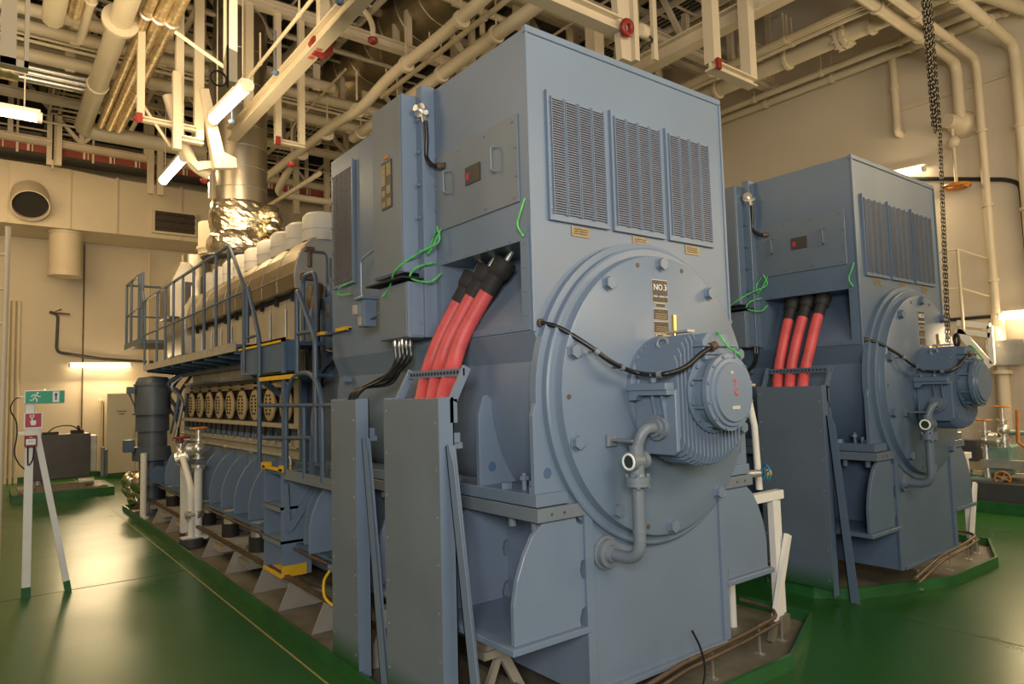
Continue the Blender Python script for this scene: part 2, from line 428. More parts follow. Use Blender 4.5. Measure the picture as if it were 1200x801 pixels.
# louvre panels
for i in range(3):
    x0 = 2.262+i*.467; x1 = x0+.41; z0, z1 = 2.575, 3.235
    t = MB().box(x0,x1,2.570,2.583,z0,z1)
    p = t.build('louvre_panel', BLUE, G)
    s = MB(); w = .083; px = [x0+.022+k*(w+.0145) for k in range(4)]
    n = 46
    m = MB()
    for a in px:
        m.box(a,a+w,2.5675,2.570,z0+.03,z1-.03)
    m.build('louvre_opening', SLOT, p)
    sl = MB()
    for a in px:
        for k in range(n+1):
            z = z0+.03+(z1-z0-.06)*k/n
            sl._add([(a,2.568,z+.006),(a+w,2.568,z+.006),(a+w,2.559,z+.001),(a,2.559,z+.001),(a,2.568,z-.001),(a+w,2.568,z-.001),(a+w,2.559,z-.0035),(a,2.559,z-.0035)],[(0,1,2,3),(4,5,6,7),(3,2,6,7),(0,3,7,4),(1,2,6,5)])
        sl.box(a-.004,a,2.556,2.570,z0+.02,z1-.02).box(a+w,a+w+.004,2.556,2.570,z0+.02,z1-.02)
    sl.build('louvre_slats', BLUE, p)
    s = MB().box(x0-.008,x0,2.562,2.583,z0-.012,z1+.01).box(x0,x1+.012,2.562,2.583,z0-.012,z0)
    for k in range(6):
        z = z0+.05+k*.112; s.hexb((x0+.008,2.570,z),(0,-1,0),.006,.005).hexb((x1-.006,2.570,z),(0,-1,0),.006,.005)
    s.build('panel_edging', BLUE, p)
    MB().box(x0+.15,x0+.28,2.578,2.583,z0-.075,z0-.022).build('rating_plate', PLATEG, G)
    pr_ = MB()
    for k in range(3): pr_.box(x0+.165,x0+.265,2.577,2.578,z0-.038-k*.012,z0-.033-k*.012)
    pr_.build('printed_line', PLATE, G)
# nameplates on the end shield
YD = 2.45
def nplate(x0,x1,z0,z1,m,border=None):
    q = MB().box(x0-.004,x1+.004,YD-.003,YD,z0-.004,z1+.004); q.build('nameplate_border', GALV, G)
    return MB().box(x0,x1,YD-.005,YD-.003,z0,z1).build('nameplate', m, G)
cxp = 2.935
nplate(cxp-.062,cxp+.062,2.165,2.285,PLATE)
text('NO.3', .048, (cxp,YD-.0062,2.245),(1,0,0),(0,0,1), SIGNW, G)
text('DIESEL   GENERATOR', .0125, (cxp,YD-.0062,2.195),(1,0,0),(0,0,1), SIGNW, G)
nplate(cxp-.035,cxp+.035,2.137,2.155,PLATE)
nplate(cxp-.058,cxp+.058,2.068,2.125,PLATE)
nplate(cxp-.058,cxp+.058,1.998,2.055,PLATE)
for zz in (2.112,2.042): text('NOTICE', .012, (cxp,YD-.0062,zz),(1,0,0),(0,0,1), PLATEG, G)
for zz in (2.096,2.085,2.075,2.026,2.016,2.006): MB().box(cxp-.048,cxp+.046,YD-.0062,YD-.005,zz,zz+.004).build('printed_line', PLATEG, G)
nplate(cxp-.04,cxp+.042,1.905,1.985,BRASS)
MB().box(cxp-.04,cxp+.042,YD-.0065,YD-.005,1.96,1.985).build('nameplate_head', PLATE, G)

# ---- left side: cabinet, junction box, grille
cab = MB().box(1.95,2.14,3.54,3.93,2.42,3.51).build('control_cabinet', BLUE, G, .004)
MB().box(1.944,1.95,3.55,3.92,2.43,3.50).build('cabinet_cover', BLUEG, cab, .002)
MB().box(2.05,2.14,3.47,3.54,2.03,3.56).build('corner_post', BLUE, G, .003)
cb = MB()
for z in (2.55,2.75,2.95,3.15,3.35): cb.hexb((2.045,3.505,z),(-1,0,0),.012,.012)
cb.build('post_bolts', BLUE, G)
jb = MB().box(1.95,2.14,3.50,3.86,2.03,2.36).build('junction_box', BLUE, G, .004)
MB().box(1.944,1.95,3.51,3.85,2.035,2.355).build('box_cover', BLUEG, jb, .002)
MB().box(1.97,2.12,3.493,3.50,2.04,2.35).build('front_cover', BLUE, jb, .002)
js = MB()
for y in (3.53,3.83):
    for z in (2.06,2.33): js.hexb((1.944,y,z),(-1,0,0),.007,.005)
js.box(2.02,2.045,3.488,3.493,2.11,2.13)
js.build('cover_screws', BLUE, jb)
MB().box(1.90,2.14,3.48,3.95,2.375,2.385).build('drip_shelf', BLACKM, G)  # thin black sheet painting the shade in the slot above the junction box
np = MB().box(1.938,1.944,3.66,3.79,2.84,3.14).build('wiring_plate', PLATE, G)
pl = MB()
for (a,b_,c_,d_) in ((3.735,3.785,2.99,3.12),(3.665,3.72,3.04,3.12),(3.67,3.72,2.93,2.98),(3.74,3.78,2.92,2.96),(3.665,3.72,2.85,2.90),(3.735,3.78,2.85,2.89)):
    pl.box(1.936,1.938,a,b_,c_,d_)
pl.build('wiring_diagram', PLATEG, np)
MB().box(1.938,1.944,3.70,3.75,3.155,3.175).build('yellow_tag', ORNG, G)
gp = MB().box(2.125,2.14,4.60,5.0,2.52,3.44).build('side_grille', BLUE, G, .002)
gm = MB()
for k in range(4): gm.box(2.12,2.125,4.63+k*.085,4.63+k*.085+.07,2.55,3.40)
gm.build('grille_opening', SLOT, gp)
gs = MB()
for k in range(4):
    for j in range(56):
        z = 2.555+j*.0152; gs.box(2.114,2.12,4.63+k*.085,4.63+k*.085+.07,z,z+.006)
gs.build('grille_bars', BLUEG, gp)
gb = MB()
for z in (2.6,2.8,3.0,3.2,3.4):
    for y in (4.612,4.985): gb.hexb((2.125,y,z),(-1,0,0),.01,.012)
gb.box(2.112,2.125,4.595,4.615,2.52,3.45)
gb.build('grille_bolts', BLUE, gp)
# control block with hook pipe
cbk = MB().box(1.96,2.05,4.10,4.20,2.15,2.33).box(1.94,2.07,4.08,4.22,2.33,2.35).build('switch_box', BLUE, G, .004)
MB().tube(fillet([(1.97,4.16,2.35),(1.97,4.16,2.60),(2.0,3.95,2.66),(2.10,3.9,2.66)],.03,3),.008,6).tube(fillet([(2.0,4.10,2.2),(2.0,3.98,2.22),(2.0,3.86,2.22)],.02,3),.006,6).build('sensing_pipe', BLUE, G)
MB().box(1.955,1.96,4.15,4.19,2.16,2.22).box(1.935,1.96,4.20,4.23,2.24,2.30).build('terminal_tag', ENGS, G)
sb = MB().hexb((2.165,3.62,1.86-.04),(-1,0,0),.035,.05).hexb((2.165,4.78,1.82),(-1,0,0),.03,.05); sb.build('side_bolts', BLUE, G)
# plug and short hose at top of cabinet
plug = MB().lathe((2.09,3.50,3.40),(-1,-.3,.1),[(0,.03),(.03,.03),(.03,.045),(.05,.045),(.05,.02),(.085,.02)],12)
plug.cyl((2.07,3.47,3.39),(2.05,3.42,3.37),.014).cyl((2.06,3.47,3.38),(2.06,3.455,3.32),.017)
plug.build('cable_socket', CHROME, G)
MB().tube(spline([(2.06,3.45,3.33),(2.07,3.455,3.22),(2.075,3.47,3.12),(2.09,3.43,3.06),(2.12,3.37,3.04)],5),.014,8).build('short_hose', BLACK, G)
MB().cyl((2.105,3.385,3.04),(2.135,3.35,3.04),.02).build('hose_gland', BROWN, G)
# earth wires
ew = MB().tube(spline([(2.12,2.60,2.66),(2.105,2.615,2.60),(2.10,2.64,2.53),(2.12,2.62,2.47)],5),.0055,6); ew.build('earth_wire', GREENW, G)
ew = MB().tube(spline([(2.10,3.40,2.68),(2.08,3.36,2.58),(2.0,3.47,2.52),(1.93,3.60,2.44),(1.95,3.72,2.36),(1.93,3.78,2.30)],6),.006,6)
ew.tube(spline([(2.10,3.36,2.66),(2.06,3.40,2.55),(2.05,3.44,2.52),(2.10,3.47,2.6),(2.10,3.42,2.66)],5),.005,6)
ew.tube(spline([(2.09,3.42,2.47),(2.0,3.48,2.44),(1.97,3.50,2.38),(2.05,3.42,2.35),(2.11,3.38,2.40)],6),.006,6)
ew.build('earth_wire', GREENW, G)
ew = MB().tube(spline([(2.115,4.60,2.53),(2.07,4.72,2.50),(2.07,4.76,2.45),(2.115,4.62,2.44)],5),.006,6); ew.build('earth_wire', GREENW, G)
er = MB().tube([(3.05+.06*math.cos(a),2.75,3.55+.05*math.sin(a)) for a in [PI*k/8 for k in range(9)]],.006,6)
er.tube([(3.62+.03*math.cos(a),2.75,3.55+.03*math.sin(a)) for a in [PI*k/6 for k in range(7)]],.006,6); er.build('earth_wire', GREENW, G)
lf = MB().lathe((3.745,2.57,2.1),(0,-1,0),[(0,.014),(.01,.014)],8); lf.build('small_lug', BLUE, G)

# ---- auxiliary motor on the end shield
mf = MB().lathe((CX,2.452,ZC),(0,-1,0),[(0,.315),(.03,.315),(.035,.30),(.035,.01)],40,True,False)
for k in range(8):
    a = 2*PI*(k+.5)/8; mf.hexb((CX+.275*math.cos(a),2.418,ZC+.275*math.sin(a)),(0,-1,0),.022,.02)
MH = MB(); core = []
for k in range(28):
    a = 2*PI*k/28; cc, ss = math.cos(a), math.sin(a)
    core.append((CX+.255*math.copysign(abs(cc)**.7,cc), ZC+.26*math.copysign(abs(ss)**.7,ss)))
MH.prism(1, core, 2.19, 2.42)
mh = MH.build('motor_housing', BLUE, G)
mf.build('mounting_flange', BLUE, mh)
fn = MB(); nf = 17
for k in range(nf):
    x = CX-.265+k*(.485/(nf-1)); dx = abs(x-CX); h = math.sqrt(.375**2-dx*dx); hu = math.sqrt(.325**2-dx*dx)
    yf = 2.155; hb_ = h; ht = min(hu+.0, .30)
    poly = [(2.415,ZC+ht),(2.17,ZC+ht)]+[(yf,ZC+ht-.03),(yf,ZC-hb_+.05),(yf+.015,ZC-hb_+.015),(yf+.05,ZC-hb_),(2.36,ZC-hb_)]+[(2.415,ZC-hb_+.05)]
    fn.prism(0, poly, x, x+.011)
fn.build('cooling_fins', BLUE, mh)
sp = MB().prism(0, [(2.415,ZC-.30),(2.18,ZC-.30),(2.155,ZC-.28),(2.155,ZC+.02),(2.415,ZC+.02)], 2.665, 2.69)
sp.build('side_plate', BLUE, mh, .004)
br = MB().box(2.60,2.665,2.16,2.41,ZC+.02,ZC+.055).prism(0,[(2.41,ZC+.02),(2.41,ZC-.03),(2.37,ZC-.03),(2.35,ZC-.005),(2.16,ZC-.005),(2.16,ZC+.02)],2.61,2.665)
for y in (2.21,2.27): br._add([(2.63,y,ZC-.005),(2.665,y,ZC-.005),(2.665,y,ZC-.2),(2.63,y+.012,ZC-.005),(2.665,y+.012,ZC-.005),(2.665,y+.012,ZC-.2)],[(0,1,2),(3,5,4),(0,2,5,3),(0,3,4,1),(1,4,5,2)])
br.hx((2.63,2.36,ZC+.055),(0,0,1),.012,.02).hx((2.63,2.26,ZC+.055),(0,0,1),.016,.025)
br.build('side_bracket', BLUE, mh, .002)
fc = MB().lathe((CX,2.16,ZC),(0,-1,0),[(0,.20),(.02,.205),(.022,.165),(.09,.165),(.092,.192),(.118,.192),(.120,.172),(.132,.168),(.134,.150),(.146,.146),(.148,.001)],48,True,False)
fo = fc.build('fan_cowl', BLUE, G); md = fo.modifiers.new('edge','EDGE_SPLIT'); md.split_angle = .5
rb = MB()
for k in range(8):
    a = 2*PI*(k+.5)/8; u = Vector((math.cos(a),0,math.sin(a))); c0 = Vector((CX,0,ZC))
    rb.nx().beam(c0+u*.172+Vector((0,2.14,0)), c0+u*.172+Vector((0,2.068,0)), .012, .028, tuple(u))
rb.build('cowl_ribs', BLUE, fo)
rb = MB()
for k in range(12):
    a = 2*PI*(k+.5)/12; rb.hexb((CX+.181*math.cos(a),2.04,ZC+.181*math.sin(a)),(0,-1,0),.007,.007); rb.hexb((CX+.186*math.cos(a),2.137,ZC+.186*math.sin(a)),(0,-1,0),.011,.01)
rb.build('cowl_bolts', BLUE, fo)
mk = MB().tube(spline([(CX-.012,2.0105,ZC+.055),(CX-.004,2.0105,ZC+.065),(CX+.006,2.0105,ZC+.055),(CX+.002,2.0105,ZC+.03)],4),.0035,5)
mk.tube(spline([(CX+.014,2.0105,ZC+.012),(CX-.002,2.0105,ZC+.016),(CX+.0,2.0105,ZC-.005),(CX+.012,2.0105,ZC-.012),(CX+.028,2.0105,ZC-.01)],4),.0035,5)
CHALK = mk.build('red_chalk_mark', mat('red_chalk',(.75,.08,.06),.6), fo)
MB().box(CX-.03,CX+.035,2.0105,2.012,ZC-.085,ZC-.068).box(CX-.03,CX-.01,2.0105,2.012,ZC+.09,ZC+.105).build('chalk_smear', mat('pale_chalk',(.50,.50,.40),.8), fo)
tb = MB().prism(1, [(2.83,1.855),(3.08,1.855),(3.08,1.90),(3.03,1.965),(2.87,1.965),(2.83,1.93)], 2.10, 2.25).box(2.815,3.095,2.085,2.265,1.895,1.905).box(2.86,3.05,2.11,2.24,1.83,1.86)
tb.build('terminal_box', BLUE, G, .003)
eb = MB().cyl((2.76,2.30,1.88),(2.76,2.30,1.90),.014).ring((2.76,2.30,1.925),(-.8,-.5,.1),.026,.009,18,6); eb.build('lifting_eye', BLUEG, mh)
bg = MB().cyl((2.865,2.30,1.955),(2.865,2.30,1.985),.018).box(2.855,2.875,2.296,2.312,1.985,2.075).hexb((2.86,2.36,1.945),(0,0,1),.02,.035); bg.build('brass_oil_gauge', BRASS, G)
MB().box(2.84,2.90,2.20,2.34,1.978,1.99).build('data_strip', GALV, mh)
ew = MB().tube(spline([(2.96,2.11,1.97),(2.93,2.07,1.95),(2.95,2.04,1.89),(3.0,2.05,1.88),(3.06,2.05,1.85),(3.08,2.07,1.83)],5),.006,6); ew.build('earth_wire', GREENW, G)
MB().cyl((3.13,2.1,ZC+.03),(3.25,2.1,ZC+.03),.011,n=8).build('grease_nipple', GALV, G)
# motor supply cable across the end shield
pc = spline([(2.180,2.575,2.034),(2.236,2.500,2.003),(2.332,2.400,1.910),(2.432,2.340,1.824),(2.600,2.328,1.772),(2.600,2.165,1.762),(2.707,2.120,1.793),(2.812,2.100,1.860),(2.898,2.090,1.899)],6)
MB().tube(pc,.0125,10).build('supply_cable', BLACK, G)
cl = MB()
for i in (14,20,29): 
    d = (pc[i+1]-pc[i]).normalized(); cl.nx().cyl(pc[i]-d*.012,pc[i]+d*.012,.018,n=10).beam(pc[i], pc[i]+Vector((0,.06,0)), .012,.012)
cl.build('cable_clips', BLUEG, G)
MB().cyl(Vector(pc[0])+V(0,.02,0),Vector(pc[0])+V(0,-.006,0),.022).nx().cyl((2.870,2.090,1.890),(2.913,2.090,1.903),.022).build('cable_gland', BROWN, G, pn='cable_gland')
# drain pipe with sight glass
PXX, PYY = 2.52, 2.29
dp = MB().tube(fillet([(2.66,PYY-.03,1.50),(PXX+.02,PYY-.03,1.50),(PXX,PYY,1.40)],.05,6),.028,12)
dp.lathe((2.665,PYY-.03,1.50),(-1,0,0),[(0,.062),(.03,.062),(.03,.045),(.05,.045)],20)
dp.build('outlet_elbow', BLUEG, G)
sg = MB().lathe((PXX-.055,PYY,1.345),(1,0,0),[(0,.046),(.03,.046),(.03,.04),(.08,.04),(.08,.046),(.11,.046)],20).cyl((PXX,PYY,1.285),(PXX,PYY,1.42),.036)
sg = sg.build('sight_glass', BLUEG, G)
MB().lathe((PXX-.056,PYY,1.345),(-1,0,0),[(0,.030),(.002,.030)],18).build('glass_window', GLASSD, sg)
MB().ring((PXX-.057,PYY,1.345),(1,0,0),.036,.006,20,6).build('glass_rim', SIGNW, sg)
MB().box(PXX-.03,PXX+.03,2.29,2.45,1.435,1.448).box(PXX-.05,PXX+.02,2.43,2.45,1.41,1.47).build('pipe_bracket', BLUEG, G, .002)
fl = MB().lathe((PXX,PYY,1.225),(0,0,1),[(0,.06),(.022,.06),(.022,.062),(.045,.062),(.045,.04),(.06,.035)],24)
for k in range(4):
    a = PI/4+PI/2*k; fl.hexb((PXX+.05*math.cos(a),PYY+.05*math.sin(a),1.215),(0,0,1),.01,.07)
fl.build('pipe_flange', BLUEG, G)
MB().tube(fillet([(PXX,PYY,1.225),(PXX,PYY,.87),(PXX,2.50,.87)],.11,8),.030,16).tube([(PXX,PYY,1.02),(PXX,PYY,1.0)],.033,16).tube([(PXX,PYY,.965),(PXX,PYY,.96)],.0325,16).build('drain_pipe', BLUEG, G)
MB().lathe((PXX,2.533,.87),(0,-1,0),[(0,.085),(.015,.085),(.016,.07),(.045,.07),(.046,.045),(.07,.04)],26).build('wall_flange', BLUEG, G)

G2 = copy_tree(G, (DX,.02,0), 'blue generator housing standing behind the near one, partly hidden and darker', 'pair of blue generators')
BLUE_SHADE = mat('blue_shaded_far', (.095,.140,.205), .36, var=.06, vscale=1.6, bump=.04, bscale=60)  # same blue as the near set, the dimmer light put into the colour
BLUEG_SHADE = mat('blue_shaded_far_panel', (.11,.145,.185), .42, var=.08, vscale=2, bump=.04, bscale=50)
_cache = {}
def shade_blues(root):
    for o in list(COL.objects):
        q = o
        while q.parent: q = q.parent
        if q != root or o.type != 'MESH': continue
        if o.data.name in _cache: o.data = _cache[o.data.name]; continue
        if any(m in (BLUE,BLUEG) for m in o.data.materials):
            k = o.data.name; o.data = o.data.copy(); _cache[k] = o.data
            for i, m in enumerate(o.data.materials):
                if m == BLUE: o.data.materials[i] = BLUE_SHADE
                elif m == BLUEG: o.data.materials[i] = BLUEG_SHADE
def drop(r, nm):
    for o in list(COL.objects):
        q = o
        while q.parent: q = q.parent
        if q == r and o.name.startswith(nm): bpy.data.objects.remove(o)
drop(G2, 'red_chalk_mark'); drop(G2, 'chalk_smear'); shade_blues(G2); shade_blues(BF2)

# ================================================================ CABLE TRUNKS
def footmat(base):
    m = base.copy(); m.name = base.name+'_green_foot'; nt = m.node_tree; b = nt.nodes['Principled BSDF']
    tc = nt.nodes.new('ShaderNodeTexCoord'); sp = nt.nodes.new('ShaderNodeSeparateXYZ'); mr = nt.nodes.new('ShaderNodeMapRange'); mx = nt.nodes.new('ShaderNodeMix'); mx.data_type = 'RGBA'
    mr.inputs['From Min'].default_value = .10; mr.inputs['From Max'].default_value = .27; mr.inputs['To Min'].default_value = 1; mr.inputs['To Max'].default_value = 0
    src = b.inputs['Base Color'].links[0].from_socket
    nt.links.new(tc.outputs['Object'], sp.inputs[0]); nt.links.new(sp.outputs['Z'], mr.inputs['Value']); nt.links.new(mr.outputs[0], mx.inputs['Factor'])
    nt.links.new(src, mx.inputs['A']); mx.inputs['B'].default_value = (.015,.085,.02,1); nt.links.new(mx.outputs['Result'], b.inputs['Base Color'])
    return m
BGF1 = footmat(BLUEG); BGF2 = footmat(BLUEG_SHADE)
def trunk(y0, y1, label, F_=1.78, lean=.22, arms=True, zb=.085, bl=BLUE, cv=BGF1):
    t = thing('cable_riser_duct', (F_+.05,(y0+y1)/2,0), label, 'cable duct', 'upright steel cable ducts beside the generators')
    MB().box(F_-.005,F_,y0,y1,zb,1.675).build('cover_plate', cv, t, .001)
    s = MB()
    for k in range(7):
        z = .17+k*.23
        for y in (y0+.03,y1-.03): s.hexb((F_-.005,y,z+(.06 if y > (y0+y1)/2 else 0)),(-1,0,0),.007,.004)
    s.build('cover_screws', GALV, t)
    for a, b_ in ((y0,y0+.05),(y1-.05,y1)):
        e = a if a == y0 else b_-.006
        MB().box(F_,F_+.085,e,e+.006,zb-.05,1.68).box(F_+.077,F_+.085,a,b_,zb-.05,1.68).build('upright', bl, t, .001)
    MB().box(F_+.085,F_+.12,y0,y0+.05,1.45,1.50).box(F_+.085,F_+.14,y0+.01,y0+.04,1.42,1.45).build('mounting_lug', bl, t)
    zf = zb-.07
    b = MB(); b.prism(0, [(y0-.002,1.44),(y0-.03,1.45),(y0-.07,1.36),(y0-lean-.075,zf),(y0-lean,zf)], F_+.03, F_+.036); b.prism(0, [(y0-.002,1.44),(y0-.010,1.44),(y0-lean-.008,zf),(y0-lean,zf)], F_+.03, F_+.085)
    b.build('brace', bl, t)
    if arms:
        fr = MB()
        for y in (y0,y1-.02): fr.nx().beam((F_+.085,y+.01,1.66),(F_+.175,y+.01,1.83),.02,.045,(1,0,0)).beam((F_+.085,y+.01,1.55),(F_+.085,y+.01,1.67),.02,.045,(1,0,0))
        fr.build('cable_support_arms', bl, t, .001)
        MB().box(F_+.145,F_+.157,y0,y1,1.785,1.825).build('cross_rung', bl, t, .001)
        m = MB()
        for k in range(16): m.box(F_+.142,F_+.145,y0+.04+k*.032,y0+.055+k*.032,1.797,1.813)
        m.build('rung_slots', BLACKM, t)
    return t
t1 = trunk(2.90,3.485,'wide blue-grey cable duct rising to the three red power cables of the near generator')
t2 = trunk(2.77,3.345,'blue cable duct, darkened as in shade, rising to the red cables of the second generator',5.215,.10,True,.10,BLUE_SHADE,BGF2)
t0 = trunk(3.85,4.22,'narrower blue-grey cable duct taking the thin black control cables',arms=False)
# ================================================================ CABLES
def pcable(dx, pts, label):
    pts = [Vector(p) for p in pts]
    t = thing('power_cable', pts[0], label, 'cable', 'thick red power cables at the generator terminals')
    P = spline(pts, 8)
    MB().tube(P,.044,14).build('sheath', REDC, t)
    d = (P[0]-P[3]).normalized()
    MB().tube(P[:11],.048,14).lathe(P[0]-d*.05,d,[(0,.052),(.02,.062),(.09,.066),(.10,.058),(.10,.001)],18,True,False).build('rubber_boot', BLACKM, t)
    MB().cyl(P[0]+d*.04,P[0]+d*.15,.016).build('cable_lug', GALV, t)
lab = ['red power cable with black boot nearest the front corner of the near generator','middle one of the three red power cables on the near generator','red power cable farthest from the front corner on the near generator']
lab2 = ['red power cable closest to the end shield of the second generator','middle one of the three red power cables on the second generator','red power cable farthest from the end shield of the second generator']
for i, pts in enumerate((
    [(2.230,2.952,2.373),(2.190,3.005,2.278),(2.130,3.081,2.128),(2.070,3.132,1.979),(2.010,3.131,1.829),(1.900,3.039,1.688),(1.845,2.970,1.606)],
    [(2.230,3.114,2.360),(2.190,3.153,2.270),(2.130,3.217,2.123),(2.070,3.263,1.980),(2.010,3.263,1.830),(1.900,3.141,1.689),(1.845,3.088,1.606)],
    [(2.230,3.261,2.342),(2.190,3.294,2.253),(2.130,3.353,2.107),(2.070,3.383,1.968),(2.010,3.384,1.826),(1.900,3.258,1.691),(1.845,3.202,1.605)])):
    pcable(0, pts, lab[i])
for i, pts in enumerate((
    [(5.660,2.955,2.398),(5.620,2.970,2.302),(5.560,2.984,2.170),(5.500,2.999,2.010),(5.440,3.027,1.810),(5.320,2.991,1.669),(5.280,2.981,1.517)],
    [(5.660,3.093,2.400),(5.620,3.109,2.295),(5.560,3.122,2.160),(5.500,3.137,2.005),(5.440,3.153,1.815),(5.320,3.103,1.671),(5.280,3.093,1.517)],
    [(5.660,3.229,2.401),(5.620,3.245,2.286),(5.560,3.250,2.156),(5.500,3.256,2.006),(5.440,3.267,1.820),(5.320,3.212,1.674),(5.280,3.201,1.517)])):
    pcable(DX, pts, lab2[i])
for i in range(6):
    y = 3.64+.03*i; x = 1.985+.022*((i*2)%6)
    t = thing('control_cable', (x,y,2.03), 'thin black control cable hanging from the junction box to the narrow duct', 'cable', 'black control cables below the junction box')
    P = spline([(x,y,1.99),(x-.0,y+.0,1.93-.008*i),(x-.02,y+.05+.02*(i%3),1.87-.012*i),(x-.06,3.80+.03*i,1.79-.013*(i%3)),(1.87,3.93+.02*i,1.74),(1.835,3.98+.02*i,1.66),(1.83,3.98+.02*i,1.5)],5)
    MB().tube(P,.009,6).build('sheath', BLACK, t)
    MB().lathe((x,y,1.985),(0,0,1),[(0,.010),(.01,.013),(.02,.013),(.02,.016),(.035,.016),(.035,.013),(.045,.013)],10).build('cable_gland', CHROME, t)
# ================================================================ second machine's small black cables
for i in range(2):
    x = DX+2.0+.035*i; single(MB().tube(spline([(x,3.48,2.04),(x,3.48,1.95),(x-.01,3.53,1.85),(x-.06,3.7,1.74),(x-.10,3.9,1.66)],5),.01,6).cyl((x,3.48,1.97),(x,3.48,2.04),.018), 'control_cable', BLACK, 'short black control cable under the junction box of the second generator','cable','control cables of the second generator')

# ================================================================ DIESEL ENGINE
E0, EP = 6.69, .482
E = thing('diesel_engine', (CX,8.5,1.1), 'long nine-cylinder diesel engine with metal-clad hood and row of oval covers behind the near generator', 'engine')
MB().box(2.42,3.48,5.9,11.3,1.06,1.95).build('crankcase', BLUE2, E)
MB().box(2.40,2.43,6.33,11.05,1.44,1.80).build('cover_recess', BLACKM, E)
MB().box(2.37,3.5,6.30,11.1,1.10,1.30).build('block_side', ENGS, E, .01)
MB().prism(1, [(2.36,1.80),(2.365,1.86),(2.39,1.90),(2.44,1.93),(2.60,1.94),(2.60,1.80)], 6.33, 11.05).build('camshaft_casing', GOLD, E)
MB().box(2.33,2.45,6.33,11.05,1.40,1.445).box(2.335,2.45,6.30,6.335,1.30,1.86).build('casing_ledge', ENGS, E, .004)
MB().box(2.34,2.348,6.315,6.44,1.42,1.9).build('casing_end', ENGS, E)
for k in range(9):
    y = E0+k*EP
    o = MB().lathe((2.43,y,1.63),(-1,0,0),[(0,.09),(.068,.09),(.07,.168),(.085,.168),(.09,.160),(.09,.001)],28,True,False)
    c = o.build('oval_cover', OVAL, E)
    bb = MB()
    for j in range(6):
        for s_ in (-1,1):
            zz = 1.63-.095+j*.038; yy = y+s_*.04*(1 if j in (0,5) else 1.6); bb.hx((2.34,yy,zz),(-1,0,0),.012,.012)
    bb.build('cover_nuts', BLACK, c)
    bb = MB().hx((2.365,y,1.86),(-1,0,.4),.012,.02).hx((2.365,y+.035,1.86),(-1,0,.4),.012,.02).cyl((2.35,y,1.78),(2.35,y,1.83),.014,n=8)
    bb.build('casing_nuts', BLACKM, E)
    # pushrod / pump pieces
    for j in (0,1):
        yy = y-.12+j*.24
        p = MB().cyl((2.33,yy,1.32),(2.33,yy,1.40),.026,n=10)
        p.cur = 1; p.cyl((2.32,yy,1.265),(2.32,yy,1.325),.032,n=10)
        p.build('fuel_pump', [BLACKM, RAILB], E)
    # head cover panels
    MB().box(2.44,2.47,y-.225,y+.225,1.94,2.70).build('head_panel', ENGS, E, .006)
    MB().box(2.41,2.44,y-.03,y+.03,2.66,2.70).box(2.40,2.43,y-.05,y-.02,2.68,2.74).build('panel_latch', BLACKM, E)
    MB().cyl((2.425,y+.21,2.05),(2.425,y+.21,2.6),.012,n=8).build('panel_rod', GALV, E)
    cn = MB().lathe((2.66,6.52+k*.482,3.24),(0,0,1),[(0,.185),(.11,.185),(.112,.19),(.125,.19),(.127,.185),(.25,.185),(.285,.15),(.285,.001)],20,True,False)
    c = cn.build('white_canister', CAN, E)
MB().box(2.47,3.4,6.40,11.0,1.94,2.75).build('cylinder_bank', DGREY, E)
hp = [(2.336,2.746),(2.328,2.87),(2.354,3.02),(2.40,3.13),(2.50,3.25),(2.60,3.285),(3.3,3.285),(3.4,2.9),(3.4,2.746)]
h = MB().prism(1, hp, 6.40, 10.75)
h = h.build('hot_box_hood', GOLD, E, .006)
sm = MB()
for k in range(1,9): sm.prism(1, [(a+(-.004 if a < 2.9 else 0), b_+(.003 if b_ > 3 else 0)) for a,b_ in hp], 6.40+k*.482, 6.404+k*.482)
sm.box(2.322,2.335,6.40,10.75,2.885,2.895)
sm.build('hood_seams', GALV, h)
MB().prism(1, [(a+.003,b_-.003) for a,b_ in hp[:6]]+[(3.4,3.28),(3.4,2.2),(2.40,2.2),(2.38,2.74)], 6.375, 6.399).build('hood_end_plate', mat('end_plate_grey',(.42,.40,.36),.45,metal=.2,var=.05), E)
# silencer and turbo end
tb = MB().prism(1, [(2.30,2.35),(2.25,2.9),(2.40,3.25),(3.3,3.25),(3.4,2.35)], 10.8, 11.9); tb.build('turbo_housing', SILV, E, .03)
tb = MB().lathe((2.55,11.2,3.15),(0,0,1),[(0,.30),(.25,.30),(.55,.22),(.75,.22)],20); tb.build('air_intake_cover', SILV, E)
A_ = (2.219,10.950,2.919); B_ = (2.532,10.950,3.711)
MB().prism(1,[(A_[0]-.1,A_[2]),(B_[0]+.02,A_[2]),(B_[0]+.02,B_[2]-.18),(B_[0]-.12,B_[2]+.05),(A_[0]+.05,B_[2]+.05),(A_[0]-.1,B_[2]-.3)],10.95,11.6).build('intake_hood', SILV, E, .02)
MB().box(A_[0]+.12,B_[0]+.0,10.93,10.95,A_[2]+.05,B_[2]-.25).build('intake_panel', DGREY, E)
MB().ring((B_[0]+.04,11.2,(A_[2]+B_[2])/2),(1,0,0),.34,.02,24,6).build('clamp_ring', BLACKM, E)
MB().lathe((2.85,11.2,3.95),(0,0,1),[(0,.27),(.08,.27),(.08,.29),(.12,.29),(.12,.27),(.50,.27)],24).build('intake_duct', CREAM, E)
